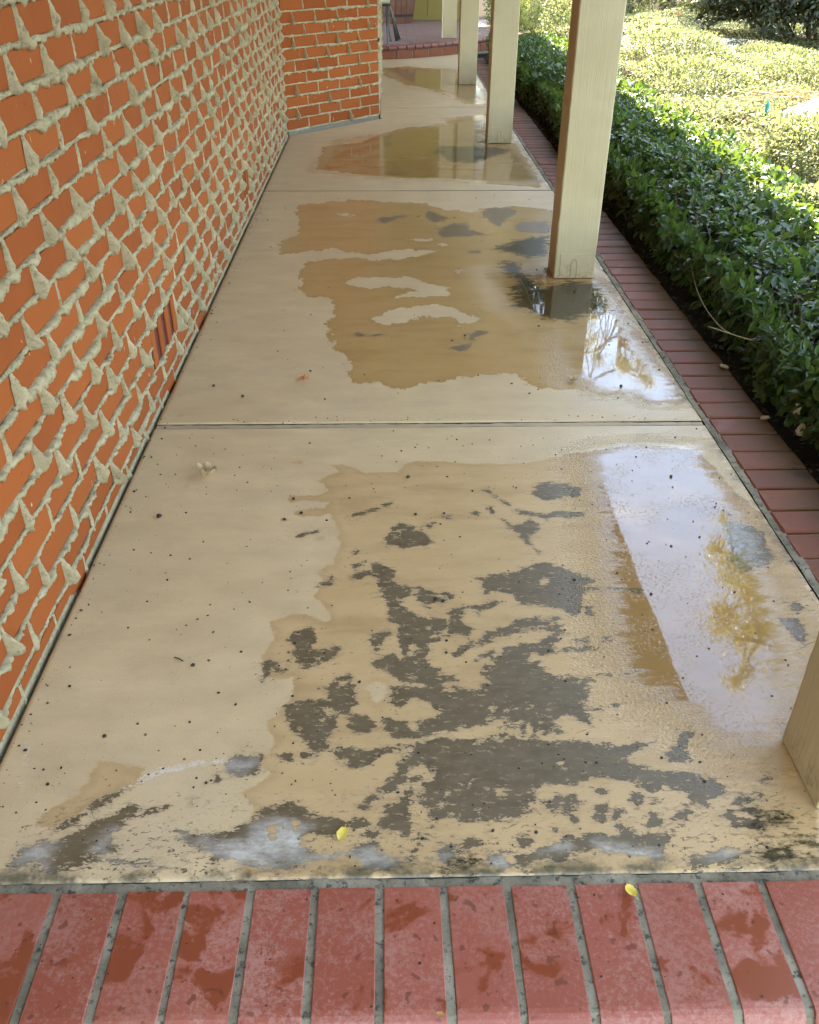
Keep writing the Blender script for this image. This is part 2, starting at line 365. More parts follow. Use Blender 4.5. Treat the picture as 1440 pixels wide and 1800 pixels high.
    # algae with a dark foliage reflection painted into its colour, and grime
    al = m.math('ADD', algae_reflection, m.math('ADD', m.math('MULTIPLY', m.math('SUBTRACT', m.noise(26, 7, 0.8, m.scale(v, (0.6, 1.2, 1))), 0.5), 0.36), m.math('MULTIPLY', n_e, 0.05)))
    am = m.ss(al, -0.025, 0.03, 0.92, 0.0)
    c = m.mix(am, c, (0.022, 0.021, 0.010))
    p3 = m.sep(v)
    gr = m.math('MULTIPLY', m.ss(m.math('SUBTRACT', m.math('ADD', p3[1], m.math('MULTIPLY', n_e, 0.05)), 1.009), 0.008, 0.045, 1.0, 0.0), m.ss(m.noise(9, 4, 0.7), 0.42, 0.6))
    c = m.mix(m.math('MULTIPLY', gr, 0.85), c, (0.055, 0.055, 0.028))
    er = m.math('MULTIPLY', m.ss(m.math('ADD', p3[0], m.math('MULTIPLY', n_e, 0.10)), 1.045, 1.085), m.ss(m.noise(6, 4, 0.7), 0.45, 0.6))
    c = m.mix(m.math('MULTIPLY', er, 0.6), c, (0.10, 0.075, 0.045))
    rdry = m.fmix(lg, 0.46, 0.58)
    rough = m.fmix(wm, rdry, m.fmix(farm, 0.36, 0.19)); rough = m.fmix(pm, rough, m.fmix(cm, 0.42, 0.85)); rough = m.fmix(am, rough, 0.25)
    rough = m.fmix(plw, rough, 0.15); rough = m.fmix(pl, rough, m.ss(m.sep(v)[1], 6.2, 6.4, 0.022, 0.075))
    dry = m.math('SUBTRACT', 1.0, pl)
    grain = m.math('ADD', m.math('MULTIPLY', m.noise(1.0, 3, 0.6, m.scale(v, (28, 300, 1))), 0.7), m.math('MULTIPLY', m.noise(260, 3, 0.6), 0.6))
    pimp = m.noise(150, 3, 0.6, m.scale(v, (0.8, 1.1, 1)))
    ring = m.math('MULTIPLY', plw, dry)
    h = m.math('ADD', m.math('MULTIPLY', grain, m.fmix(wm, 0.5, 0.6)), m.math('MULTIPLY', pimp, m.math('MULTIPLY', ring, 1.0)))
    nb = m.bump(h, m.math('MULTIPLY', dry, 0.5), 0.0016)
    nb = m.bump(m.math('ADD', pimp, m.math('MULTIPLY', m.noise(320, 3, 0.6), 0.4)), m.math('MULTIPLY', ring, 0.9), 0.0045, nb)
    nb = m.bump(m.math('MULTIPLY', pm, -1.0), m.math('MULTIPLY', dry, 0.8), 0.0018, nb)
    rip = m.bump(m.noise(9, 2, 0.5), 0.03, 0.004, nb)
    rip = m.bump(m.math('MULTIPLY', m.ss(m.noise(150, 3, 0.6, m.scale(v, (0.8, 1.2, 1))), 0.56, 0.66), m.ss(m.noise(5.5, 4, 0.65), 0.44, 0.6)), 0.35, 0.0012, rip)
    return m.p(color=c, rough=rough, normal=rip, ior=1.58, spec=m.fmix(am, 0.5, 0.25))

def mat_post():
    m = Mat('cream_painted_timber'); v = objvec(m); p3 = m.pos()
    c = m.mix(m.lin(m.noise(3.5, 4, 0.6, v), 0.3, 0.7), (0.435, 0.362, 0.200), (0.50, 0.422, 0.245))
    g = m.noise(1.0, 5, 0.65, m.scale(v, (95, 95, 1.8)), 0.3); g2 = m.noise(1.0, 3, 0.6, m.scale(v, (240, 240, 6)))
    c = m.mix(m.math('MULTIPLY', m.ss(g, 0.58, 0.74), 0.14), c, (0.36, 0.305, 0.155))
    chk = m.ss(m.noise(1.0, 4, 0.7, m.scale(v, (60, 60, 3.2))), 0.735, 0.75); c = m.mix(m.math('MULTIPLY', chk, 0.6), c, (0.17, 0.135, 0.07))
    w = m.sep(m.world()); sp_ = m.math('MULTIPLY', m.ss(m.math('ADD', w[2], m.math('MULTIPLY', m.noise(22, 4, 0.7, v), 0.16)), 0.08, 0.17, 1.0, 0.0), m.ss(m.noise(60, 4, 0.7, v), 0.42, 0.62))
    c = m.mix(m.math('MULTIPLY', sp_, 0.55), c, (0.20, 0.155, 0.085))
    run = m.ss(m.noise(1.0, 4, 0.65, m.scale(v, (30, 30, 0.9))), 0.60, 0.75); c = m.mix(m.math('MULTIPLY', run, 0.14), c, (0.30, 0.26, 0.155))
    h = m.math('ADD', m.math('MULTIPLY', g, 1.0), m.math('MULTIPLY', g2, 0.45)); h = m.math('SUBTRACT', h, m.math('MULTIPLY', chk, 0.7))
    return m.p(color=c, rough=0.5, normal=m.bump(h, 0.7, 0.003))

def mat_leaf(name, c1, c2, c3=None, rough=0.35, trans=0.35, tcol=(0.25, 0.40, 0.04), obj=False):
    m = Mat(name); r = m.rnd() if obj else m.isl()
    rp = m.n('ValToRGB'); m.set(rp.inputs[0], r); e = rp.color_ramp.elements
    e[0].position = 0.0; e[0].color = (*c1, 1); e[1].position = 0.8; e[1].color = (*c2, 1)
    if c3: k = e.new(0.97); k.color = (*c3, 1)
    n = m.noise(60, 3); c = m.mix(m.math('MULTIPLY', n, 0.4), rp.outputs[0], tuple(v * 0.6 for v in c1))
    m.p(color=c, rough=rough, spec=0.5, normal=m.bump(m.noise(120, 2), 0.15, 0.002))
    tr = m.n('BsdfTranslucent'); m.set(tr.inputs[0], m.mix(0.55, c, tcol))
    ms = m.n('MixShader'); ms.inputs[0].default_value = trans
    m.t.links.new(m.b.outputs[0], ms.inputs[1]); m.t.links.new(tr.outputs[0], ms.inputs[2]); m.t.links.new(ms.outputs[0], m.out.inputs[0])
    return m.m

def mat_soil():
    m = Mat('dark_garden_soil'); v = m.world(); n = m.noise(9, 6, 0.7, v); f = m.noise(70, 5, 0.7, v)
    c = m.mix(m.lin(n, 0.3, 0.7), (0.014, 0.010, 0.006), (0.034, 0.024, 0.014)); c = m.mix(m.ss(f, 0.6, 0.7), c, (0.10, 0.075, 0.045))
    return m.p(color=c, rough=0.95, normal=m.bump(m.math('ADD', f, n), 0.9, 0.02), spec=0.1)

M = {}
M['brick'] = mat_wall_brick(); M['mortar'] = mat_wall_mortar(); M['step'] = mat_paver(True); M['edge'] = mat_paver(False)
M['joint'] = mat_ground_mortar(); M['slab'] = mat_slab(); M['post'] = mat_post(); M['soil'] = mat_soil()
M['ledge'] = mat_plain('pale_foot_mortar', (0.22, 0.20, 0.145), 0.9, 0.35, 18, 0.8)
M['dark'] = mat_plain('dark_joint_filler', (0.018, 0.016, 0.013), 0.9, 0.3, 20, 0.4)
M['strip'] = mat_plain('painted_wood_divider', (0.40, 0.315, 0.19), 0.6, 0.25, 9, 0.4)
M['ceil'] = mat_plain('ceiling_board_paint', (0.34, 0.27, 0.16), 0.6, 0.15, 6, 0.2)
M['yellow'] = mat_plain('ochre_yellow_paint', (0.22, 0.165, 0.032), 0.6, 0.12, 5, 0.15)
M['roof'] = mat_plain('roof_shingle', (0.12, 0.10, 0.085), 0.9, 0.3, 14, 0.5)
M['iron'] = mat_plain('black_iron', (0.012, 0.013, 0.016), 0.35, 0.2, 20, 0.1)
M['cushion'] = mat_plain('beige_cushion_cloth', (0.46, 0.40, 0.27), 0.85, 0.1, 20, 0.2)
M['barrel'] = mat_plain('old_brown_wood', (0.115, 0.045, 0.022), 0.65, 0.4, 12, 0.4)
M['bark'] = mat_plain('grey_brown_bark', (0.095, 0.070, 0.048), 0.9, 0.35, 14, 0.7)
M['rock'] = mat_plain('pale_boulder_stone', (0.42, 0.39, 0.34), 0.85, 0.2, 6, 0.6)
M['grit'] = mat_plain('dark_grit', (0.022, 0.018, 0.013), 0.6, 0.4, 40, 0.3)
gm = Mat('mixed_grit'); M['grit2'] = gm.p(color=gm.mix(gm.ss(gm.isl(), 0.55, 1.0), (0.020, 0.016, 0.011), (0.17, 0.12, 0.065)), rough=0.8)
M['vine'] = mat_plain('dry_vine_stem', (0.36, 0.31, 0.17), 0.7, 0.25, 30, 0.2)
M['twig'] = mat_plain('brown_twig', (0.13, 0.085, 0.05), 0.85, 0.3, 30, 0.3)
M['stake'] = mat_plain('black_plastic_stake', (0.02, 0.02, 0.02), 0.5, 0.2, 30, 0.1)
M['teal'] = mat_plain('teal_plastic', (0.02, 0.33, 0.30), 0.45, 0.1, 30, 0.1)
M['yleaf'] = mat_plain('yellow_fallen_leaf', (0.72, 0.56, 0.10), 0.55, 0.2, 60, 0.3)
M['dryleaf'] = mat_plain('dry_tan_leaf', (0.42, 0.31, 0.17), 0.8, 0.3, 60, 0.4)
M['husk'] = mat_plain('rusty_seed_husk', (0.42, 0.20, 0.07), 0.7, 0.3, 60, 0.3)
M['gravel'] = mat_plain('pale_gravel', (0.50, 0.46, 0.38), 0.95, 0.3, 40, 0.8)
M['hedge'] = mat_leaf('hedge_leaf', (0.020, 0.052, 0.017), (0.048, 0.102, 0.028), (0.11, 0.15, 0.03), 0.28, 0.32)
M['hedge1'] = mat_leaf('hedge_leaf_single', (0.020, 0.052, 0.017), (0.048, 0.102, 0.028), (0.11, 0.15, 0.03), 0.28, 0.32, obj=True)
M['cover'] = mat_leaf('ground_cover_leaf', (0.070, 0.100, 0.042), (0.155, 0.185, 0.090), (0.30, 0.17, 0.07), 0.45, 0.38, (0.40, 0.47, 0.16))
M['bush'] = mat_leaf('dark_bush_leaf', (0.030, 0.042, 0.018), (0.062, 0.075, 0.030), (0.10, 0.08, 0.035), 0.35, 0.25, (0.2, 0.24, 0.04))
M['tree'] = mat_leaf('tree_leaf', (0.060, 0.085, 0.020), (0.13, 0.145, 0.030), (0.20, 0.17, 0.035), 0.4, 0.5, (0.55, 0.50, 0.06))
M['feather'] = mat_leaf('feathery_leaf', (0.10, 0.15, 0.045), (0.20, 0.25, 0.08), None, 0.5, 0.4, (0.5, 0.6, 0.1))
M['litter'] = mat_leaf('brown_leaf_litter', (0.022, 0.014, 0.008), (0.05, 0.030, 0.015), (0.14, 0.095, 0.045), 0.7, 0.1, (0.1, 0.06, 0.02))
M['red'] = mat_leaf('red_petal', (0.35, 0.05, 0.03), (0.5, 0.08, 0.05), None, 0.5, 0.3, (0.7, 0.15, 0.08))

# ------------------------------------------------------------------ sizes taken from the place (metres)
XL, XR = -0.797, 1.086
YF, Y1, Y2, Y3, YE = 1.009, 2.844, 6.313, 9.786, 13.75
WX = -0.812                       # face of the long brick wall
CI = (-0.812, 8.286); CO = (-0.063, 9.13)

# ------------------------------------------------------------------ shapes of the worn and wet areas, mm on the ground
PEEL = [[(-14,2119),(6,2177),(26,2204),(62,2187),(67,2166),(100,2160),(112,2104),(97,2089),(59,2085),(35,2073),(10,2091),(-9,2086)],[(104,2197),(128,2212),(123,2181),(114,2165),(102,2181)],[(-120,2233),(-103,2260),(-34,2295),(-37,2276),(-91,2247)],[(-23,2303),(7,2326),(7,2314),(-20,2294)],[(-262,2136),(-244,2156),(-203,2171),(-205,2155),(-248,2136)],[(-103,1997),(-96,2012),(-69,2013),(-67,1991),(-96,1984)],[(-100,1951),(-95,1969),(-56,1970),(-53,1950),(-84,1933),(-97,1935)],[(-102,2061),(-90,2061),(-89,2044),(-100,2044)],[(-54,2005),(-30,2005),(4,1976),(17,1953),(9,1926),(19,1904),(54,1886),(54,1873),(23,1844),(23,1811),(42,1786),(71,1765),(102,1765),(134,1756),(137,1737),(126,1706),(110,1676),(86,1666),(81,1590),(31,1595),(25,1641),(16,1693),(14,1739),(2,1751),(-12,1820),(-22,1862),(-37,1914),(-48,1959)],[(-42,1600),(-22,1613),(1,1627),(15,1616),(24,1595),(79,1597),(101,1580),(113,1552),(97,1546),(114,1522),(117,1492),(138,1508),(168,1501),(187,1485),(199,1497),(225,1546),(207,1564),(233,1577),(259,1604),(256,1622),(301,1654),(351,1639),(313,1369),(271,1405),(242,1412),(211,1394),(167,1377),(121,1370),(87,1361),(45,1351),(4,1357),(-21,1393),(-13,1414),(29,1404),(46,1380),(48,1398),(102,1414),(117,1420),(103,1442),(65,1458),(44,1478),(22,1459),(11,1448),(0,1463),(5,1479),(-4,1492),(1,1511),(40,1513),(71,1516),(45,1526),(14,1527),(1,1544),(-13,1568),(-37,1575)],[(65,1895),(85,1898),(109,1868),(135,1829),(107,1822),(96,1793),(82,1801),(66,1843)],[(129,1859),(140,1874),(154,1858),(151,1848)],[(143,1752),(150,1788),(185,1800),(169,1780),(170,1752),(192,1720),(182,1690),(150,1702),(135,1691)],[(206,1811),(258,1831),(278,1831),(249,1794),(229,1791),(218,1771)],[(143,1632),(165,1653),(238,1681),(242,1666),(192,1638),(163,1621),(144,1610)],[(231,1704),(276,1719),(312,1745),(369,1764),(364,1728),(313,1710),(257,1677)],[(190,1613),(239,1637),(242,1623),(194,1602)],[(203,1941),(232,1936),(289,1935),(327,1952),(343,1934),(348,1974),(370,1979),(401,1997),(377,1821),(324,1838),(286,1864),(258,1882),(230,1922)],[(-64,1683),(-46,1702),(-7,1712),(2,1705),(-17,1682),(-22,1657),(-36,1632),(-50,1657)],[(-251,1687),(-236,1709),(-194,1724),(-189,1682),(-189,1642),(-156,1641),(-124,1655),(-121,1637),(-141,1609),(-198,1578),(-222,1617),(-232,1661)],[(-297,1598),(-287,1611),(-268,1604),(-243,1572),(-251,1559),(-277,1580),(-276,1543),(-289,1536)],[(-243,1604),(-237,1609),(-238,1590),(-242,1588)],[(-150,1514),(-129,1540),(-107,1549),(-88,1532),(-87,1493),(-78,1467),(-90,1437),(-55,1418),(-34,1393),(-55,1376),(-80,1374),(-102,1419),(-133,1437),(-143,1475)],[(-238,1421),(-232,1446),(-208,1467),(-177,1466),(-168,1450),(-156,1469),(-146,1444),(-149,1413),(-123,1419),(-118,1383),(-142,1360),(-144,1337),(-132,1326),(-155,1310),(-168,1321),(-174,1344),(-206,1385),(-233,1409)],[(-135,1320),(-111,1331),(-66,1322),(24,1331),(69,1339),(56,1325),(3,1318),(-29,1305),(-53,1275),(-77,1271),(-110,1292)],[(-242,1306),(-224,1314),(-204,1311),(-207,1301),(-235,1296)],[(-187,1308),(-172,1316),(-165,1302),(-181,1299)],[(59,1269),(83,1289),(116,1299),(166,1314),(201,1333),(243,1338),(308,1334),(297,1257),(201,1249)],[(11,1290),(44,1317),(72,1311),(63,1289),(27,1263),(11,1270)],[(243,2271),(260,2265),(253,2248),(244,2248)],[(157,2239),(175,2244),(174,2228),(160,2228)],[(-198,1908),(-183,1912),(-185,1895),(-195,1891)],[(-181,1915),(-154,1938),(-150,1907),(-175,1901)],[(115,1542),(144,1547),(148,1534),(121,1527)],[(239,1870),(252,1878),(248,1857),(239,1857)],[(23,1422),(32,1425),(32,1417),(25,1417)],[(432,2362),(444,2426),(481,2432),(545,2424),(595,2387),(561,2353),(504,2347),(460,2334)],[(287,2393),(322,2350),(364,2288),(395,2261),(447,2247),(504,2259),(563,2249),(567,2234),(493,2232),(449,2213),(431,2226),(379,2242),(344,2299),(302,2364)],[(345,2155),(366,2191),(403,2216),(423,2190),(414,2153),(391,2129),(393,2094),(407,2035),(384,2076),(358,2130)],[(323,2224),(351,2179),(343,2164),(324,2207)],[(286,2296),(303,2263),(298,2250),(286,2283)],[(243,1934),(294,1949),(326,1938),(326,1912),(369,1916),(346,1954),(349,1975),(390,1980),(407,2007),(435,1990),(490,1946),(535,1918),(526,1903),(504,1883),(483,1832),(457,1756),(428,1785),(384,1805),(332,1816),(296,1861),(239,1887)],[(504,1885),(576,1881),(646,1872),(644,1862),(573,1867),(501,1870)],[(222,1696),(275,1722),(330,1749),(344,1730),(431,1771),(397,1738),(331,1717),(254,1687),(219,1661)],[(326,1717),(412,1724),(417,1702),(399,1675),(364,1632),(340,1574),(367,1538),(441,1536),(466,1528),(434,1501),(417,1434),(433,1383),(382,1406),(314,1389),(285,1400),(247,1416),(195,1402),(210,1569),(246,1601),(272,1643),(313,1659),(358,1663),(403,1702)],[(441,1538),(507,1549),(584,1559),(585,1552),(504,1536)],[(326,1635),(398,1633),(531,1639),(396,1622),(325,1623)],[(423,1437),(491,1445),(484,1437),(421,1429)],[(488,1795),(503,1798),(494,1765),(483,1767)],[(506,1678),(521,1682),(525,1664),(508,1660)],[(437,1670),(466,1674),(464,1665),(438,1661)],[(231,1380),(239,1391),(245,1373),(238,1356),(231,1358)],[(251,1384),(261,1385),(262,1366),(254,1349),(248,1356)],[(271,1383),(281,1386),(283,1366),(277,1352),(269,1354)],[(296,1383),(309,1386),(311,1368),(301,1350),(293,1353)],[(320,1382),(331,1384),(333,1368),(325,1352),(317,1357)],[(345,1382),(358,1385),(358,1368),(348,1354),(342,1358)],[(249,1408),(267,1415),(270,1399),(255,1394)],[(204,1360),(214,1367),(215,1350),(205,1347)],[(190,1344),(278,1342),(346,1340),(395,1336),(441,1325),(539,1327),(534,1317),(499,1301),(482,1288),(483,1250),(182,1256)],[(568,1306),(591,1319),(617,1359),(644,1386),(623,1345),(592,1306),(606,1283),(579,1273),(566,1280)],[(914,1992),(959,2181),(982,2212),(1053,2142),(1032,2013),(994,1969),(924,1927)],[(956,1737),(1001,1750),(1001,1690),(981,1651),(964,1682)],[(997,1803),(1028,1807),(1029,1778),(1002,1769)],[(-651,1109),(-643,1125),(-624,1152),(-594,1162),(-602,1152),(-631,1122),(-648,1106)],[(-631,1093),(-632,1106),(-610,1102),(-600,1125),(-582,1134),(-550,1157),(-512,1181),(-490,1180),(-487,1166),(-516,1150),(-511,1129),(-526,1103),(-509,1077),(-532,1065),(-544,1050),(-588,1044),(-612,1039),(-622,1045)],[(-593,1176),(-574,1189),(-547,1214),(-530,1224),(-531,1213),(-562,1185),(-580,1168)],[(-480,1170),(-456,1173),(-457,1162),(-475,1160)],[(-423,1128),(-410,1129),(-354,1113),(-311,1109),(-272,1138),(-248,1165),(-211,1182),(-183,1181),(-160,1163),(-132,1145),(-99,1138),(-93,1124),(-109,1108),(-135,1108),(-167,1103),(-171,1083),(-139,1079),(-133,1063),(-107,1063),(-71,1081),(-45,1093),(-29,1087),(-34,1061),(3,1054),(8,1032),(-23,1024),(-54,1033),(-70,1062),(-106,1053),(-157,1036),(-233,1031),(-275,1038),(-308,1054),(-337,1074),(-381,1087),(-406,1107)],[(-338,1265),(-336,1292),(-315,1307),(-311,1323),(-304,1309),(-266,1310),(-273,1271),(-296,1249),(-319,1253)],[(-356,1254),(-350,1265),(-343,1243),(-351,1239)],[(-532,1062),(-488,1052),(-425,1047),(-372,1038),(-372,1033),(-434,1038),(-513,1048)],[(-240,1310),(-223,1313),(-205,1309),(-210,1297),(-236,1300)],[(-185,1313),(-159,1316),(-155,1300),(-178,1301)],[(-59,1182),(-46,1211),(-24,1221),(11,1262),(34,1285),(30,1092),(-7,1113),(-23,1120),(-13,1146),(-18,1167),(32,1209),(33,1231),(-24,1196),(-54,1168)],[(-701,1047),(-685,1074),(-665,1093),(-636,1102),(-626,1086),(-617,1039),(-632,1036),(-648,1055),(-680,1043)],[(-334,1039),(-325,1048),(-323,1030),(-331,1027)],[(-448,1187),(-435,1190),(-435,1176),(-443,1176)],[(-397,1193),(-389,1196),(-387,1182),(-393,1182)],[(-72,1134),(-56,1137),(-56,1122),(-69,1122)],[(-50,1107),(-29,1113),(-29,1093),(-45,1097)],[(35,1332),(95,1348),(166,1342),(285,1336),(357,1338),(420,1329),(459,1316),(539,1326),(530,1314),(491,1299),(476,1284),(495,1264),(533,1251),(572,1247),(604,1239),(644,1219),(652,1189),(610,1162),(585,1169),(570,1198),(539,1206),(507,1192),(486,1222),(448,1230),(431,1235),(397,1235),(382,1217),(348,1214),(332,1222),(298,1222),(277,1190),(275,1154),(236,1131),(193,1129),(160,1133),(128,1130),(91,1144),(73,1124),(64,1159),(32,1180)],[(294,1154),(287,1182),(322,1196),(367,1195),(369,1174),(338,1157),(304,1150)],[(425,1151),(439,1151),(435,1134),(424,1133)],[(339,1134),(351,1135),(354,1122),(344,1111),(336,1116)],[(385,1145),(401,1141),(398,1126),(383,1128)],[(466,1186),(485,1193),(488,1171),(471,1157),(459,1168)],[(500,1185),(520,1188),(518,1171),(500,1164)],[(491,1149),(508,1150),(503,1119),(486,1116)],[(395,1163),(412,1167),(412,1155),(395,1152)],[(319,1103),(336,1109),(335,1086),(318,1083)],[(393,1211),(420,1209),(419,1187),(405,1187)],[(299,1116),(311,1119),(308,1103),(298,1103)],[(419,1121),(433,1124),(431,1104),(418,1101)],[(440,1090),(457,1096),(451,1070),(439,1074)],[(565,1298),(579,1317),(597,1321),(635,1370),(627,1354),(598,1313),(597,1285),(582,1274),(568,1278)],[(535,1128),(548,1145),(568,1159),(572,1152),(556,1135),(552,1121)],[(254,1062),(282,1074),(326,1079),(372,1098),(413,1091),(455,1090),(489,1096),(514,1089),(510,1063),(485,1038),(475,1038),(446,1048),(395,1055),(363,1053),(320,1048),(288,1042),(250,1030),(224,1028),(221,1050)],[(237,1094),(254,1097),(261,1074),(254,1062),(234,1068)],[(174,1051),(207,1059),(208,1028),(187,1022),(173,1032)],[(81,1065),(108,1077),(112,1058),(124,1074),(139,1070),(133,1055),(101,1040),(80,1043)],[(639,1154),(672,1180),(723,1182),(721,1175),(674,1169),(649,1150),(654,1125),(702,1105),(700,1098),(645,1111),(633,1137)],[(537,1037),(579,1055),(650,1060),(704,1078),(700,1068),(645,1047),(588,1029),(544,1024)],[(120,1090),(147,1096),(162,1083),(150,1070),(124,1077)],[(408,1068),(440,1117),(452,1096),(441,1071)],[(29,1066),(45,1072),(44,1047),(29,1044)],[(46,1105),(67,1098),(61,1088),(46,1095)],[(715,1049),(734,1052),(725,1033),(713,1036)],[(741,1236),(758,1243),(746,1217),(736,1221)],[(231,5698),(273,5776),(321,5672),(357,5621),(326,5522),(274,5498),(239,5572)],[(300,5379),(374,5473),(476,5496),(459,5354),(552,5226),(480,5231),(380,5188),(296,5189)],[(572,5721),(637,5853),(767,5825),(781,5719),(699,5567),(643,5399),(613,5471),(586,5594)],[(730,5398),(780,5493),(922,5516),(942,5396),(922,5258),(839,5281),(756,5305)],[(320,3682),(361,3745),(407,3745),(408,3706),(344,3645)],[(255,3525),(295,3584),(330,3584),(346,3559),(290,3513)],[(-54,5590),(49,5674),(113,5674),(48,5579),(-4,5491),(-41,5501)],[(426,4914),(491,4930),(487,4890),(434,4874)],[(-126,3709),(-44,3700),(-44,3683),(-121,3689)]]
HOLE = [[(44,1557),(55,1560),(56,1530),(72,1519),(62,1511),(43,1523)],[(44,1657),(54,1652),(53,1621),(43,1626)],[(119,1528),(139,1531),(141,1495),(123,1481)],[(200,1413),(216,1449),(226,1440),(219,1415),(203,1400)],[(-183,1617),(-167,1620),(-172,1601)],[(-113,1531),(-106,1534),(-106,1514),(-111,1516)],[(22,2167),(28,2161),(32,2120),(24,2115)],[(84,1734),(96,1730),(93,1714),(84,1718)],[(102,1703),(108,1703),(107,1685),(101,1685)],[(320,1618),(339,1621),(339,1603),(324,1593)],[(394,1921),(416,1924),(414,1910),(395,1907)],[(417,1947),(427,1949),(425,1934),(416,1934)],[(324,1620),(344,1624),(341,1599),(324,1597)],[(245,1441),(268,1448),(268,1426),(248,1423)],[(286,1447),(312,1451),(308,1436),(290,1433)],[(-235,1124),(-225,1125),(-218,1096),(-232,1096)],[(-189,1134),(-180,1134),(-181,1115),(-186,1115)],[(-566,1066),(-549,1069),(-545,1056),(-561,1056)],[(51,1276),(63,1280),(68,1259),(51,1257)],[(36,1228),(55,1231),(60,1209),(37,1186)],[(87,1172),(103,1214),(109,1200),(92,1162)],[(62,1249),(79,1249),(78,1230),(67,1229)],[(148,1225),(154,1220),(151,1210),(147,1214)],[(206,1206),(215,1209),(213,1191),(205,1188)],[(160,1157),(165,1157),(163,1133),(159,1131)],[(261,1172),(269,1176),(267,1158),(262,1158)],[(341,1278),(348,1280),(346,1271),(340,1271)]]
WET = [[(484,2585),(442,2559),(266,2555),(179,2570),(97,2571),(40,2559),(27,2507),(-72,2502),(-110,2529),(-154,2556),(-185,2556),(-159,2510),(-217,2449),(-184,2393),(-224,2370),(-260,2371),(-300,2360),(-305,2345),(-292,2329),(-222,2335),(-180,2323),(-184,2289),(-254,2291),(-278,2274),(-257,2250),(-177,2256),(-158,2207),(-137,2113),(-151,2045),(-154,2007),(-194,1962),(-181,1925),(-198,1857),(-155,1798),(-148,1766),(-162,1754),(-233,1791),(-292,1753),(-282,1699),(-292,1655),(-297,1612),(-281,1549),(-254,1542),(-219,1555),(-218,1483),(-240,1440),(-266,1404),(-248,1345),(-271,1301),(-251,1258),(-292,1207),(-263,1158),(-294,1102),(-272,1049),(-276,966),(742,945),(1078,1799),(1080,2250),(1047,2366),(1009,2637),(799,2683)],[(-671,1139),(-671,1167),(-618,1208),(-605,1267),(-602,1299),(-549,1292),(-500,1280),(-496,1235),(-532,1221),(-571,1200),(-609,1155),(-637,1142)],[(-275,2577),(-280,2564),(-295,2559),(-310,2565),(-318,2578),(-313,2591),(-298,2596),(-282,2591)],[(-231,2266),(-237,2252),(-253,2246),(-271,2252),(-279,2266),(-273,2280),(-256,2286),(-239,2280)],[(-289,2228),(-292,2221),(-300,2218),(-310,2221),(-314,2229),(-311,2237),(-302,2240),(-293,2236)],[(-552,5918),(-315,6027),(-166,6054),(25,5996),(241,5966),(341,5802),(522,5747),(581,5826),(800,5878),(1003,5796),(1025,5442),(1079,4796),(1081,4366),(1047,3828),(1076,3343),(1077,3020),(1042,2993),(946,2985),(881,3080),(784,3072),(668,3142),(594,3133),(520,3184),(481,3267),(433,3289),(389,3268),(305,3249),(195,3209),(105,3191),(63,3142),(-17,3163),(-41,3203),(-131,3215),(-175,3298),(-152,3362),(-173,3474),(-229,3568),(-239,3690),(-273,3820),(-227,3942),(-233,4071),(-268,4191),(-368,4193),(-398,4255),(-425,4486),(-431,4719),(-252,4793),(-174,4811),(-50,4752),(130,4807),(259,4916),(111,4967),(-130,4869),(-283,4979),(-407,4932),(-550,4874),(-590,5057),(-490,5273),(-521,5604)],[(-490,6946),(-500,7360),(-467,7584),(-509,7780),(-188,7984),(-95,8243),(191,8661),(415,8709),(576,8808),(505,9119),(919,9337),(796,7896),(1034,7978),(1045,6680),(1017,6384),(841,6443),(648,6502),(499,6653),(325,6685),(80,6687),(-165,6782),(-334,6879)],[(-35,12744),(286,13048),(596,12748),(912,12750),(969,11334),(1072,11025),(982,9927),(783,9989),(655,10449),(418,11175),(227,11331),(101,11826),(-12,12087)]]
WHOLE = [[(-57,1512),(-39,1531),(-17,1524),(-13,1485),(-30,1463),(-52,1480)],[(-314,2598),(-298,2598),(-298,2588),(-312,2589)],[(-225,4382),(-133,4483),(122,4479),(192,4377),(293,4310),(286,4200),(34,4172),(138,4296),(-6,4330),(-78,4299)],[(-74,3898),(32,4038),(220,4079),(314,4005),(411,3891),(327,3785),(306,3893),(184,3936),(68,3842),(-17,3816),(-73,3871)],[(266,5056),(302,5081),(336,5047),(299,5014)],[(347,4582),(365,4610),(383,4588),(361,4553)],[(-328,5704),(-238,5729),(-184,5677),(-261,5662)],[(103,5143),(187,5168),(282,5141),(209,5099)]]
POOL = [[(648,2630),(761,2680),(1012,2664),(997,2546),(1009,2348),(1013,2126),(985,1906),(961,1715),(941,1587),(879,1454),(811,1350),(748,1326),(686,1319),(647,1413),(602,1455),(548,1497),(535,1616),(546,1768),(571,1966),(603,2163),(615,2355)],[(897,4356),(1001,4399),(1041,4187),(1033,3881),(1022,3577),(1041,3365),(1062,3146),(1050,3035),(954,3007),(892,3097),(771,3125),(687,3259),(701,3550),(778,3957)],[(504,4540),(786,4536),(842,4189),(730,3814),(559,4036)],[(-479,6919),(-359,7984),(350,8631),(886,9128),(1007,7742),(1026,6584),(659,6587),(81,6696)],[(19,12831),(857,12723),(1017,11303),(998,10073),(725,10655),(270,11531)]]
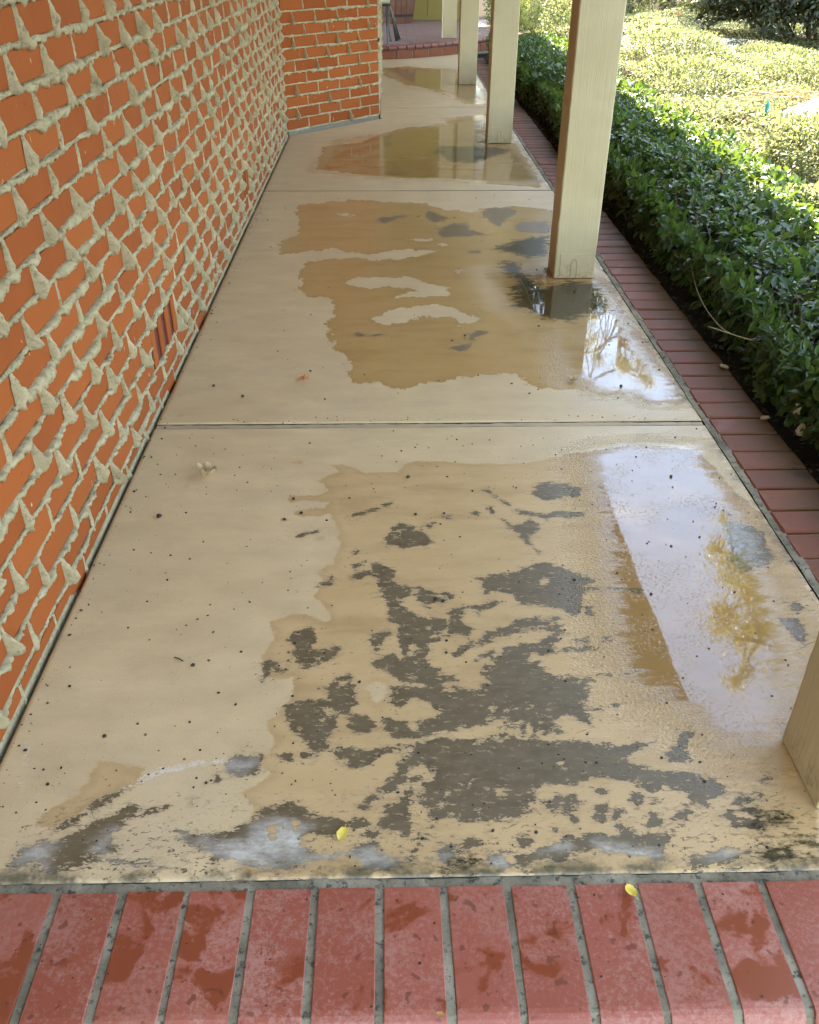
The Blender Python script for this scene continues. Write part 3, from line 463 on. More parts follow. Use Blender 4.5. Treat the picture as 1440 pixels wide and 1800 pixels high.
CHALK = [[(-408,1121),(-331,1106),(-278,1098),(-240,1144),(-186,1150),(-155,1083),(-157,1036),(-233,1028),(-286,1041),(-349,1080)],[(-701,1047),(-685,1074),(-665,1093),(-636,1102),(-626,1086),(-617,1039),(-632,1036),(-648,1055),(-680,1043)],[(-332,1265),(-327,1292),(-280,1303),(-282,1272),(-303,1257)],[(-549,1101),(-524,1116),(-520,1100),(-545,1094)],[(-532,1062),(-488,1052),(-425,1047),(-372,1038),(-372,1033),(-434,1038),(-513,1048)],[(-64,1037),(-28,1055),(8,1048),(2,1026)],[(-159,1064),(-107,1069),(-106,1050),(-158,1045)],[(172,1051),(209,1056),(208,1028),(187,1022),(173,1032)],[(259,1061),(303,1073),(306,1054),(268,1049)],[(386,1065),(448,1058),(495,1035),(525,1028),(512,1019),(453,1032),(389,1049)],[(571,1046),(614,1048),(603,1029),(566,1027)],[(79,1062),(97,1065),(93,1046),(80,1046)]]
LINE = [[(-536,1227),(-511,1250),(-477,1276),(-428,1290),(-395,1299),(-343,1303),(-342,1291),(-393,1285),(-425,1274),(-468,1262),(-503,1238),(-532,1219)],[(-767,1356),(-762,1356),(-749,1312),(-753,1312)],[(-751,1308),(-745,1306),(-742,1292),(-748,1294)],[(-740,1256),(-734,1256),(-730,1238),(-734,1238)],[(-733,1233),(-728,1233),(-727,1226),(-730,1226)]]
ALGAE_REFLECTION = [[(575,4961),(711,5128),(891,5213),(877,5041),(836,4838),(740,4800),(658,4880)],[(585,4726),(663,4725),(692,4438),(747,4305),(877,4402),(1019,4367),(986,3996),(787,3859),(687,3888),(651,3972),(583,4060),(585,4243),(629,4439),(580,4579)],[(365,7579),(438,7816),(687,7815),(808,7774),(955,7693),(922,7538),(768,7353),(604,7141),(466,7247)],[(947,10802),(1044,10950),(1043,10588),(959,10449)],[(688,1143),(713,1153),(748,1141),(737,1128),(706,1115),(683,1122)],[(105,1030),(131,1033),(154,1020),(150,1011),(109,1012)],[(689,1065),(754,1084),(765,1057),(732,1039),(696,1040)]]  # algae, plus painted dark foliage reflection around the second post
def sdf_field(P, polys, holes=(), lim=0.2):
    out = np.full(len(P), lim)
    def one(poly):
        a = np.array(poly, float) / 1000.0; lo = a.min(0) - lim; hi = a.max(0) + lim
        idx = np.nonzero((P[:, 0] > lo[0]) & (P[:, 0] < hi[0]) & (P[:, 1] > lo[1]) & (P[:, 1] < hi[1]))[0]
        if len(idx) == 0: return idx, None
        p = P[idx]; d = np.full(len(idx), 1e9); ins = np.zeros(len(idx), bool); b = np.roll(a, -1, 0)
        for (x0, y0), (x1, y1) in zip(a, b):
            ex, ey = x1 - x0, y1 - y0; l2 = ex * ex + ey * ey + 1e-12
            t = np.clip(((p[:, 0] - x0) * ex + (p[:, 1] - y0) * ey) / l2, 0, 1)
            dx = p[:, 0] - x0 - t * ex; dy = p[:, 1] - y0 - t * ey; d = np.minimum(d, dx * dx + dy * dy)
            cr_ = (y0 > p[:, 1]) != (y1 > p[:, 1])
            if abs(ey) > 1e-9: ins ^= cr_ & (p[:, 0] < x0 + (p[:, 1] - y0) * ex / ey)
        d = np.sqrt(d); d[ins] *= -1
        return idx, d
    for poly in polys:
        idx, d = one(poly)
        if d is not None: out[idx] = np.minimum(out[idx], d)
    for poly in holes:
        idx, d = one(poly)
        if d is not None: out[idx] = np.maximum(out[idx], -d)
    return np.clip(out, -lim, lim)

# ------------------------------------------------------------------ ground
g = MB(); R_ = 400.0
g.add([(-R_, -R_, -0.075), (R_, -R_, -0.075), (R_, R_, -0.075), (-R_, R_, -0.075)], [(0, 1, 2, 3)])
tag(g.build('ground', M['soil']), 'dark garden soil under the planting', kind='structure')

walk = tag(empty('walkway'), 'tan painted concrete walkway with worn and wet patches', kind='structure')
def slab(x_left, y0, y1, dx, dy, poly_left=None):
    nx = int(round((XR - XL) / dx)) + 1; ny = int(round((y1 - y0) / dy)) + 1
    xs = np.linspace(XL, XR, nx); ys = np.linspace(y0, y1, ny)
    X, Y = np.meshgrid(xs, ys); P = np.stack([X.ravel(), Y.ravel()], 1)
    if poly_left is not None:      # left side pulled to follow the angled wall
        t = (P[:, 0] - XL) / (XR - XL); l = poly_left(P[:, 1]); P[:, 0] = l + t * (XR - l)
    ex = np.minimum(np.minimum(P[:, 0] - P[:, 0].min(), XR - P[:, 0]), np.minimum(P[:, 1] - y0, y1 - P[:, 1]))
    z = -0.003 * np.clip(1 - ex / 0.006, 0, 1) ** 2 + 0.0012 * fbm2(P[:, 0], P[:, 1], 3, 3, 1.3)
    V = np.column_stack([P, z]); i = np.arange(nx * ny).reshape(ny, nx)
    Fq = np.stack([i[:-1, :-1], i[:-1, 1:], i[1:, 1:], i[1:, :-1]], -1).reshape(-1, 4)
    rim = np.concatenate([i[0, :-1], i[:-1, -1], i[-1, :0:-1], i[:0:-1, 0]]); n0 = len(V)
    Vb = V[rim].copy(); Vb[:, 2] = -0.09; V = np.concatenate([V, Vb]); k = len(rim); j = np.arange(k); j2 = (j + 1) % k
    Fs = np.stack([rim[j], n0 + j, n0 + j2, rim[j2]], -1)
    me = mesh_np('concrete_slab', V, np.concatenate([Fq, Fs]), smooth=False)
    PP = V[:, :2]
    for nm, a, b in (('peel', PEEL, HOLE), ('wet', WET, WHOLE), ('pool', POOL, ()), ('chalk', CHALK, ()), ('line', LINE, ()), ('algae_reflection', ALGAE_REFLECTION, ())):
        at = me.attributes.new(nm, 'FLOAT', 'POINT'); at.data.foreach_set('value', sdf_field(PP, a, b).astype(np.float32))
    me.materials.append(M['slab']); me.materials.append(M['dark'])
    mi = np.zeros(len(Fq) + len(Fs), np.int32); mi[len(Fq):] = 1; me.polygons.foreach_set('material_index', mi)
    return link('concrete_slab', me, None, walk)
jw = 0.018
slab(XL, YF, Y1 - jw, 0.0065, 0.0065)
slab(XL, Y1 + jw, Y2 - 0.008, 0.011, 0.012)
left_edge = lambda y: np.where(y < CI[1] + 0.006, XL, np.where(y < CO[1], XL + (y - CI[1]) / (CO[1] - CI[1]) * (CO[0] - CI[0]) + 0.03, CO[0] + 0.012))
slab(XL, Y2 + 0.008, Y3 - 0.007, 0.014, 0.016, left_edge)
slab(XL, Y3 + 0.007, YE + 1.0, 0.02, 0.03, left_edge)
b = MB()
xs = np.linspace(XL + 0.003, XR - 0.004, 90); ys = np.array([Y1 - 0.0125, Y1 - 0.010, Y1 + 0.0105, Y1 + 0.0135])
vs = []
for k, y in enumerate(ys):
    for q_, x in enumerate(xs): vs.append((x, y + 0.0016 * math.sin(x * 9 + k) + 0.0012 * random.uniform(-1, 1), -0.0030 - (0.004 if k in (0, 3) else 0) + 0.0012 * random.uniform(-1, 1)))
n_ = len(xs); fs = [(k * n_ + q_, k * n_ + q_ + 1, (k + 1) * n_ + q_ + 1, (k + 1) * n_ + q_) for k in range(3) for q_ in range(n_ - 1)]
link('joint_strip', mesh('joint_strip', vs, fs), M['strip'], walk)
b = MB(); b.box(XL, XR, Y2 - 0.0075, Y2 + 0.0075, -0.06, -0.012); b.build('joint_filler', M['dark'], walk)
b = MB(); b.box(CO[0] + 0.012, XR, Y3 - 0.0065, Y3 + 0.0065, -0.06, -0.010); b.build('joint_filler', M['dark'], walk)
b = MB(); b.box(XL, XR, Y1 - jw + .0005, Y1 + jw - .0005, -0.07, -0.014); b.build('joint_filler', M['dark'], walk)
b = MB(); b.box(WX + 0.001, XL - 0.001, 0.6, CI[1], -0.074, -0.055); b.build('gap_filler', M['dark'], walk)

# ------------------------------------------------------------------ brick edging along the garden side
edging = tag(empty('brick_edging'), 'red brick edging laid side by side along the garden edge of the walkway', kind='structure')
def brick_mesh(lx, ly, lz, c, seed):
    r = random.Random(seed); mb = MB(); mb.cbox(-lx / 2, lx / 2, -ly / 2, ly / 2, -lz, 0, c)
    mb.v = [(x + r.uniform(-1, 1) * 0.0012, y + r.uniform(-1, 1) * 0.0012, z + r.uniform(-1, 1) * 0.0006) for x, y, z in mb.v]
    me = mb.mesh('brick'); me.materials.append(M['edge']); return me
eb = [brick_mesh(0.205, 0.112, 0.06, 0.004, s) for s in range(6)]
y = 1.075; k = 0
while y < 14.0:
    link('brick', random.choice(eb), None, edging, (1.2135 + random.uniform(-.0035, .0035), y, random.uniform(-.002, .002)), (random.uniform(-.006, .006), random.uniform(-.006, .006), random.uniform(-.012, .012)))
    y += 0.1245; k += 1
def rough_sheet(name, x0, x1, y0, y1, z, nx, ny, amp, mat, parent, zb=-0.07, seed=1):
    xs = np.linspace(x0, x1, nx); ys = np.linspace(y0, y1, ny); X, Y = np.meshgrid(xs, ys)
    Z = z + amp * fbm2(X.ravel(), Y.ravel(), seed, 4, 22).reshape(X.shape)
    V = np.stack([X.ravel(), Y.ravel(), Z.ravel()], 1); i = np.arange(nx * ny).reshape(ny, nx)
    Fq = np.stack([i[:-1, :-1], i[:-1, 1:], i[1:, 1:], i[1:, :-1]], -1).reshape(-1, 4)
    return link(name, mesh_np(name, V, Fq, True), mat, parent)
rough_sheet('mortar', XR + 0.004, 1.118, 1.0, 14.0, -0.0035, 5, 900, 0.004, M['joint'], edging, seed=4)
b = MB(); b.box(1.119, 1.306, 0.99, 14.0, -0.074, -0.009); b.build('mortar_bed', M['joint'], edging)

bed_s = rough_sheet('planting_bed', 1.312, 6.0, 0.0, 15.0, -0.028, 120, 380, 0.016, M['soil'], None, seed=15); tag(bed_s, 'dark soil of the planting bed beside the brick edging', kind='structure')
# ------------------------------------------------------------------ bullnose brick row across the front end
front = tag(empty('brick_step'), 'row of glazed red bullnose bricks across the near end of the walkway', kind='structure')
prof = [(0.986, -0.068), (0.986, 0.0)]
for a in np.linspace(0, math.pi / 2, 7): prof.append((0.762 - 0.034 * math.sin(a), -0.034 + 0.034 * math.cos(a)))
prof += [(0.728, -0.068)]
def step_brick(seed):
    r = random.Random(seed); mb = MB(); mb.extrude_x([(p[0] - 0.857, p[1]) for p in prof][::-1], -0.0495, 0.0495, 0.0014)
    mb.v = [(x + r.uniform(-1, 1) * 0.0008, y + r.uniform(-1, 1) * 0.0008, z) for x, y, z in mb.v]
    me = mb.mesh('brick'); me.materials.append(M['step']); return me
sb = [step_brick(s) for s in range(5)]
skew = {}
for k in range(-7, 12):
    x = -0.026 + 0.113 * (k + 0.5)
    link('brick', random.choice(sb), None, front, (x + random.uniform(-.0015, .0015), 0.857 + random.uniform(-.002, .002), random.uniform(-.0015, .0012)), (0, random.uniform(-.008, .008), random.uniform(-.008, .008)))
rough_sheet('mortar', -0.83, 1.318, 0.984, YF - 0.001, -0.004, 700, 5, 0.005, M['joint'], front, seed=8)
mj = MB()
for k in range(-7, 13):
    x = -0.026 + 0.113 * k
    pr = [(p[0] + (0.004 if p[0] < 0.75 else 0), p[1] - 0.0035) for p in prof][::-1]
    mj.extrude_x(pr, x - 0.0085, x + 0.0085)
jm = mj.build('joint_mortar', M['joint'], front); tag(jm, kind='stuff')

# ------------------------------------------------------------------ brick walls with squeezed-out mortar
def wall_bricks(parent, length, z0, ch, nk, pitch, phase, keep, mats, far=1e9, s_from=0.0, vents=()):
    """bricks along local +s at (s, 0, z); face at local y = 0 looking to -y (depth goes to +y)"""
    bh = ch - 0.012; bl = pitch - 0.012
    def bm_(l, seed):
        r = random.Random(seed); mb = MB(); mb.cbox(-l / 2, l / 2, 0.0, 0.09, -bh / 2, bh / 2, 0.003)
        mb.v = [(x + r.uniform(-1, 1) * 0.0015, y_ + r.uniform(-1, 1) * 0.0010, z + r.uniform(-1, 1) * 0.0015) for x, y_, z in mb.v]
        me = mb.mesh('brick'); me.materials.append(M['brick']); return me
    full = [bm_(bl, 100 + s) for s in range(6)]
    cand = []
    for k in range(nk):
        s = phase[k % 2] - math.ceil((phase[k % 2] - s_from) / pitch) * pitch
        while s < length:
            a, c_ = max(s + 0.006, s_from), min(s + pitch - 0.006, length)
            zc = z0 + k * ch + ch / 2
            for (vs0, vs1, vz0, vz1) in vents:
                if vz0 - 0.01 < zc < vz1 + 0.01 and a < vs1 and c_ > vs0:
                    if a < vs0 - 0.03: 
                        cand.append((a, vs0 - 0.008, zc, False))
                    a = max(a, vs1 + 0.008)
            if c_ - a > 0.03: cand.append((a, c_, zc, abs(c_ - a - bl) < 0.004))
            s += pitch
    return cand, full, bm_, bh

def in_frame(p, pad=60):
    d = Vector(p) - Vector((0, 0, CAM_H)); zc = d.dot(F)
    if zc < 0.2: return None
    u = 720 + 1592.5 * d.dot(R2) / zc; v_ = 1032.5 - 1592.5 * d.dot(U2) / zc
    if -pad < u < 1440 + pad and -pad < v_ < 1800 + pad: return zc
    return None

def fins(mb_v, mb_f, S, Z, H, rr):
    """one squeezed-out head joint: thin at the top, swelling and hanging at the bottom"""
    u_ = rr.random(); P = rr.uniform(0.012, 0.040) if u_ < 0.78 else rr.uniform(0.002, 0.008)
    if Z < 0.03: P *= 0.35
    base = len(mb_v); w0 = rr.uniform(0.0035, 0.0065); w1 = rr.uniform(0.0045, 0.0088)
    lean = rr.uniform(-0.006, 0.006); peak = rr.uniform(0.55, 0.92); pw = rr.uniform(0.9, 1.6); rings = 11; fat = rr.uniform(0.7, 1.2)
    prof_ = ((-1.2, -0.002), (-1.0, 0.30), (-0.75, 0.62), (-0.40, 0.90), (0.05, 1.0), (0.45, 0.86), (0.80, 0.58), (1.0, 0.28), (1.2, -0.002)); m_ = len(prof_)
    dents = [rr.uniform(-1, 1) for _ in range(rings)]
    for i in range(rings):
        t = i / (rings - 1); z = Z + H * (1 - t) - 0.010 * max(0, t - 0.8) / 0.2 * rr.uniform(0.4, 1.0)
        p = 0.0022 + P * (min(t / peak, 1.0) ** pw) * (1 - 0.45 * max(0, (t - peak) / (1 - peak + 1e-6)) ** 1.5) * (1 + 0.10 * dents[i])
        w = (w0 + (w1 - w0) * min(t / peak, 1) ** 1.2 * fat) * (1 + 0.12 * dents[-i])
        c0 = S + lean * t + 0.0012 * dents[i]
        for (u, q_) in prof_:
            mb_v.append((c0 + u * w + rr.uniform(-.0013, .0013), -(q_ * p if q_ > 0 else q_) + rr.uniform(-.0018, .0018) * (q_ > 0), z + rr.uniform(-.0018, .0018)))
    for i in range(rings - 1):
        for q_ in range(m_ - 1):
            a = base + i * m_ + q_; mb_f.append((a, a + 1, a + m_ + 1, a + m_))
    e = base + (rings - 1) * m_; mb_f.append(tuple(e + q_ for q_ in range(m_)))

def bed(V, Fq, length, s0, z, seed, ds=0.006, gaps=()):
    s = np.arange(s0, length, ds); n = len(s)
    big = fbm1(s, seed, 3, 5.0); mid = fbm1(s, seed + 1, 3, 22.0); fine = fbm1(s, seed + 2, 3, 75.0)
    p = np.clip(0.0065 + 0.013 * big + 0.010 * mid + 0.006 * fine, 0.0015, 0.028)
    up = np.clip(0.0050 + 0.006 * fbm1(s, seed + 3, 4, 18.0) + 0.005 * np.maximum(big, 0), 0.004, 0.016)
    dn = np.clip(0.0054 + 0.018 * np.maximum(big + 0.5 * mid, -0.15) + 0.012 * fbm1(s, seed + 4, 4, 48.0, 0.65), 0.004, 0.040)
    if z < 0.06: p *= 0.45; dn *= 0.6
    prof_ = ((-0.003, 1.0), (0.55, 0.95), (0.95, 0.35), (1.0, -0.30), (0.72, -0.85), (0.30, -1.05), (-0.003, -1.0))
    base = sum(len(a) for a in V); m_ = len(prof_); out = np.zeros((n, m_, 3))
    r = np.random.default_rng(seed + 9)
    for q_, (a, c_) in enumerate(prof_):
        out[:, q_, 0] = s + r.uniform(-0.0012, 0.0012, n)
        out[:, q_, 1] = -(p * a * (1 + 0.25 * fbm1(s, seed + 20 + q_, 3, 60)) if a > 0 else a) + r.uniform(-0.0018, 0.0018, n)
        out[:, q_, 2] = z + np.where(c_ > 0, up * c_, dn * c_) + r.uniform(-0.0018, 0.0018, n)
    for (g0, g1) in gaps: out[(s > g0) & (s < g1), :, 1] = 0.03
    V.append(out.reshape(-1, 3)); i = np.arange(n * m_).reshape(n, m_) + base
    Fq.append(np.stack([i[:-1, :-1], i[1:, :-1], i[1:, 1:], i[:-1, 1:]], -1).reshape(-1, 4))

def build_wall(name, label, origin, ang, length, z0, ch, nk, pitch, phase, s_from, seed, vents=(), limit=300, detail_z=1.75, detail_s=0.0, thick=0.2):
    root = tag(empty(name, origin, ang), label, 'brick wall')
    ca, sa = math.cos(ang), math.sin(ang)
    W = lambda s, y_, z: (origin[0] + s * ca - y_ * sa, origin[1] + s * sa + y_ * ca, origin[2] + z)
    cand, full, bm_, bh = wall_bricks(root, length, z0, ch, nk, pitch, phase, None, None, s_from=s_from, vents=vents)
    sc = []
    for c in cand:
        d = in_frame(W((c[0] + c[1]) / 2, 0, c[2])); sc.append(d if d is not None else 999 + abs(c[0]))
    order = sorted(range(len(cand)), key=lambda i: sc[i]); rest = MB(); rr = random.Random(seed); cache = {}
    for n_i, i in enumerate(order):
        a, c_, zc, isf = cand[i]; x = (a + c_) / 2
        if n_i < limit and sc[i] < 900:
            if isf: me = rr.choice(full)
            else:
                key = round(c_ - a, 2); me = cache.get(key) or cache.setdefault(key, bm_(c_ - a, int(key * 1000)))
            link('brick', me, None, root, (x, rr.uniform(-.003, .002), zc + rr.uniform(-.002, .002)), (rr.uniform(-.012, .012), rr.uniform(-.008, .008), rr.uniform(-.012, .012)))
        else:
            rest.cbox(a, c_, rr.uniform(-.003, .002), 0.09, zc - bh / 2, zc + bh / 2, 0.003)
    if rest.v: tag(rest.build('brick', M['brick'], root), kind='stuff')
    core = MB(); core.box(s_from, length, 0.006, thick, z0 - 0.02 if z0 < 0.02 else 0.0, z0 + nk * ch)
    for (v0, v1, w0, w1) in (): pass
    core.build('wall_core', M['mortar'], root)
    V = []; Fq = []
    for k in range(nk + 1):
        z = z0 + k * ch
        if z > detail_z: continue
        gaps = [(v0, v1) for (v0, v1, w0, w1) in vents if w0 + 0.01 < z < w1 - 0.01]
        bed(V, Fq, length, s_from, z, seed * 100 + k * 13, gaps=gaps)
    if V: tag(link('bed_mortar', mesh_np('bed_mortar', np.concatenate(V), np.concatenate(Fq), True), M['mortar'], root), kind='stuff')
    fv = []; ff = []
    for (a, c_, zc, isf) in cand:
        if zc > detail_z: continue
        if a > s_from + 0.02: fins(fv, ff, a - 0.006, zc - ch / 2, ch - 0.004, rr)
        if rr.random() < 0.035: fins(fv, ff, rr.uniform(a, c_), zc - ch / 2, ch * rr.uniform(0.25, 0.5), rr)
    tag(link('head_mortar', mesh('head_mortar', fv, ff, True), M['mortar'], root), kind='stuff')
    return root

# long wall: local s = world y measured backwards from the corner is awkward, so s runs +y with the face looking to +x
def vent(root, s0, s1, z0, z1, slots):
    """vertical clay slats with dark slots between them, set in the brickwork"""
    n = slots; w = (s1 - s0) / (2 * n + 1) 
    back = MB(); back.box(s0, s1, 0.0045, 0.0058, z0, z1); v = back.build('wall_vent', M['dark_red'], root)
    for i in range(n + 1):
        mb = MB(); a = s0 + i * (s1 - s0 - w * 0.9) / n; mb.cbox(a, a + w * 0.95 if i < n else s1, -0.002 + random.uniform(-.003, .001), 0.004, z0 + random.uniform(0, .008), z1 - random.uniform(0, .008), 0.002)
        mb.build('slat', M['brick'], v)
M['dark_red'] = mat_plain('dark_red_slot', (0.120, 0.022, 0.009), 0.9, 0.3, 30, 0.3)

# wall frames: face looks to local -y. For the long wall local +s = world -y, so build with ang = -90deg from the corner
vents = [(3.03, 3.43, 0.125, 0.265), (5.54, 5.74, 0.125, 0.285), (7.56, 7.72, 0.205, 0.345)]
w1 = build_wall('brick_wall', 'long orange brick wall with pale mortar squeezed out of its joints, along the left side', (WX, 0, 0), math.pi / 2, CI[1], -0.035, 0.08, 31, 0.2525, (2.25 % 0.2525, 2.372 % 0.2525), -1.2, 3, vents=vents)
for (v0, v1, z0_, z1_), n_s in zip(vents, (3, 2, 2)): vent(w1, v0, v1, z0_, z1_, n_s)
fv = MB(); fv.box(-1.2, CI[1], -0.003, 0.05, -0.06, 0.010); fv.build('wall_foot', M['mortar'], w1)
a2 = math.atan2(CO[1] - CI[1], CO[0] - CI[0]); l2 = math.hypot(CO[0] - CI[0], CO[1] - CI[1])
w2 = build_wall('brick_wall', 'angled orange brick wall turning the corner at the end of the long wall', (CI[0], CI[1], 0), a2, l2, 0.03, 0.0835, 29, 0.2525, (0.0, 0.126), 0.0, 5)
fv = MB(); fv.box(0.01, l2 - 0.004, -0.006, 0.05, -0.06, 0.022); fv.build('wall_foot', M['ledge'], w2)
L3 = 13.62 - CO[1]
w3 = build_wall('brick_wall', 'brick wall seen edge-on running from the angled corner to the raised patio', (CO[0], CO[1], 0), math.pi / 2, L3, 0.03, 0.0835, 29, 0.2525, (0.05, 0.176), 0.0, 7, detail_z=1.4)

# ------------------------------------------------------------------ raised brick patio at the far end
PZ = 0.155
patio = tag(empty('brick_patio'), 'raised patio of dull red bricks at the far end of the walkway', kind='structure')
def edge_y(x): return YE + (0.60 * (max(x, 0) / 0.95) ** 1.5 if x > 0 else 0.0)
def pav(lx, ly, mat, seed):
    r = random.Random(seed); mb = MB(); mb.cbox(-lx / 2, lx / 2, -ly / 2, ly / 2, -0.05, 0, 0.004); me = mb.mesh('brick'); me.materials.append(mat); return me
M['nose'] = mat_plain('dull_red_bullnose', (0.20, 0.068, 0.045), 0.5, 0.3, 14, 0.3); M['riser'] = mat_plain('dark_orange_brick', (0.24, 0.070, 0.026), 0.7, 0.3, 14, 0.3)
M['patio'] = mat_plain('dull_mauve_paver', (0.215, 0.125, 0.105), 0.55, 0.3, 12, 0.3)
pm_ = [pav(0.235, 0.113, M['patio'], s) for s in range(3)]
row = 0; y = YE + 0.30; cnt = 0
while y < 18.0:
    x = -0.55 + (0.125 if row % 2 else 0)
    while x < 2.1:
        if y - 0.06 > edge_y(x) + 0.21 and y - 0.06 > edge_y(x + 0.1) + 0.21 and cnt < 296:
            link('brick', random.choice(pm_), None, patio, (x, y, PZ + random.uniform(-.002, .002)), (0, 0, random.uniform(-.01, .01))); cnt += 1
        x += 0.2475
    y += 0.1245 if y < 16 else 0.1245; row += 1
nb_ = MB(); pr = [(0.22, -0.052), (0.22, 0.0)]
for a in np.linspace(0, math.pi, 7): pr.append((0.028 - 0.028 * math.sin(a), -0.028 + 0.028 * math.cos(a)))
nb_.extrude_x(pr[::-1], -0.06, 0.06, 0.003); nose = nb_.mesh('bullnose_brick'); nose.materials.append(M['nose'])
x = -0.55
while x < 2.0:
    dydx = (edge_y(x + 0.05) - edge_y(x - 0.05)) / 0.1; a = math.atan(dydx)
    link('bullnose_brick', nose, None, patio, (x, edge_y(x), PZ + 0.001), (0, 0, a)); x += 0.131 * math.cos(a)
rb = MB(); rb.cbox(-0.121, 0.121, 0.0, 0.06, 0.004, 0.094, 0.004); rme = rb.mesh('riser_brick'); rme.materials.append(M['riser'])
x = -0.5
while x < 2.0:
    dydx = (edge_y(x + 0.05) - edge_y(x - 0.05)) / 0.1; a = math.atan(dydx)
    link('riser_brick', rme, None, patio, (x, edge_y(x) + 0.022, 0.0), (0, 0, a)); x += 0.253 * math.cos(a)
vs = []; n_ = 40
for i in range(n_ + 1):
    x = -1.5 + 3.7 * i / n_; e = edge_y(x) + 0.032
    vs += [(x, e, -0.07), (x, e, PZ - 0.006), (x, 18.3, PZ - 0.006)]
fs = []
for i in range(n_):
    a = i * 3; fs += [(a, a + 3, a + 4, a + 1), (a + 1, a + 4, a + 5, a + 2)]
link('mortar_bed', mesh('mortar_bed', vs, fs), M['ledge'], patio)

# ------------------------------------------------------------------ house end: ochre wall
hw = tag(empty('house_wall', (0, 18.05, 0)), 'ochre yellow panelled wall at the back of the raised patio', 'house wall')
b = MB(); b.box(-1.6, 1.32, 0.02, 0.2, -0.07, 2.5); b.build('wall_body', M['yellow'], hw)
for i, x in enumerate(np.arange(-1.6, 1.3, 0.29)):
    mb = MB(); mb.cbox(x + 0.004, min(x + 0.286, 1.318), 0.0, 0.0195, PZ + 0.012, 2.4, 0.003); mb.build('panel', M['yellow'], hw)
b = MB(); b.cbox(-1.6, 1.32, -0.012, -0.001, PZ + 0.0, PZ + 0.05, 0.002); b.build('skirting', M['yellow'], hw)

# ------------------------------------------------------------------ posts
def make_post(name, label, x0, y0, z0, first):
    root = tag(empty(name, (x0 + 0.098, y0 + 0.098, z0)), label, 'post', 'cream wooden posts along the garden side')
    hgt = 2.2 - z0; r = random.Random(int(y0 * 10))
    # shaft with slightly uneven rounded arrises
    n = 60; sec = []
    h_ = 0.0975; c = 0.005
    base = [(-h_, -h_ + c), (-h_ + c, -h_), (0, -h_ - 0.0004), (h_ - c, -h_), (h_, -h_ + c), (h_ + 0.0004, 0), (h_, h_ - c), (h_ - c, h_), (0, h_), (-h_ + c, h_), (-h_, h_ - c), (-h_ - 0.0004, 0)]
    vs = []
    for i in range(n + 1):
        z = 0.004 + hgt * i / n
        for (x, y) in base: vs.append((x + r.uniform(-.0009, .0009), y + r.uniform(-.0009, .0009), z))
    m_ = len(base); fs = [tuple(reversed(range(m_))), tuple(n * m_ + q_ for q_ in range(m_))]
    for i in range(n):
        for q_ in range(m_):
            a = i * m_ + q_; b_ = i * m_ + (q_ + 1) % m_; fs.append((a, b_, b_ + m_, a + m_))
    link('shaft', mesh('shaft', vs, fs), M['post'], root)
    pl = MB(); pl.cbox(-0.072, 0.070, -0.1008, -0.0965, 0.012, 0.118, 0.001); plate = pl.build('bracket_cover', M['post'], root)
    bo = MB(); pts = [(-0.018, -0.1025, 0.008), (-0.018, -0.1025, 0.078), (-0.008, -0.1025, 0.092), (0.006, -0.1025, 0.090), (0.012, -0.1025, 0.074), (0.012, -0.1025, 0.008)]
    bo.tube(pts, 0.0028, 5); bo.build('bracket_rib', M['post'], plate)
    sh = MB(); sh.box(-0.092, 0.092, -0.092, 0.092, -0.004 if z0 else -0.006, 0.0045); sh.build('foot_gap', M['dark'], root)
    for (dx, dz) in ((-0.055, 0.03), (-0.055, 0.1), (0.055, 0.03), (0.055, 0.1)):
        nl = MB(); nl.tube([(dx, -0.1005, dz), (dx, -0.1022, dz)], 0.0035, 7); nl.build('nail_head', M['post'], plate)
    return root
PX = 0.809
make_post('porch_post', 'nearest cream post, cut off by the right edge of the picture beside the puddle', PX + 0.006, 1.142, 0, True)
make_post('porch_post', 'tall cream post standing in the dark wet patch, second from the camera', PX, 4.445, 0, False)
make_post('porch_post', 'cream post on the slab just beyond the second joint, third from the camera', PX - 0.002, 7.92, 0, False)
make_post('porch_post', 'pale yellow post at the end of the last slab, in front of the raised patio', PX - 0.002, 11.347, 0, False)
make_post('porch_post', 'farthest cream post, standing up on the raised brick patio', PX - 0.004, 14.78, PZ, False)

# ------------------------------------------------------------------ porch roof
pr_ = tag(empty('porch_roof', (0, 0, 0)), 'porch roof over the walkway, carried by the cream posts', 'roof')
b = MB(); b.cbox(PX + 0.02, PX + 0.175, 0.40, 18.0, 2.2, 2.385, 0.004); b.build('beam', M['post'], pr_)
for i, x in enumerate(np.arange(-0.80, 1.70, 0.2045)):
    mb = MB(); mb.cbox(x + 0.002, min(x + 0.2025, 1.765), 0.40, 18.0, 2.388, 2.405, 0.003); mb.build('ceiling_board', M['ceil'], pr_)
b = MB(); b.cbox(1.766, 1.79, 0.38, 18.4, 2.372, 2.50, 0.003); b.build('fascia', M['post'], pr_)
b = MB(); b.add([(1.80, 0.36, 2.50), (1.80, 18.6, 2.50), (-4.0, 18.6, 4.2), (-4.0, 0.36, 4.2), (1.80, 0.36, 2.53), (1.80, 18.6, 2.53), (-4.0, 18.6, 4.24), (-4.0, 0.36, 4.24)],
      [(0, 1, 2, 3), (7, 6, 5, 4), (0, 4, 5, 1), (1, 5, 6, 2), (2, 6, 7, 3), (3, 7, 4, 0)]); b.build('roof_deck', M['roof'], pr_)

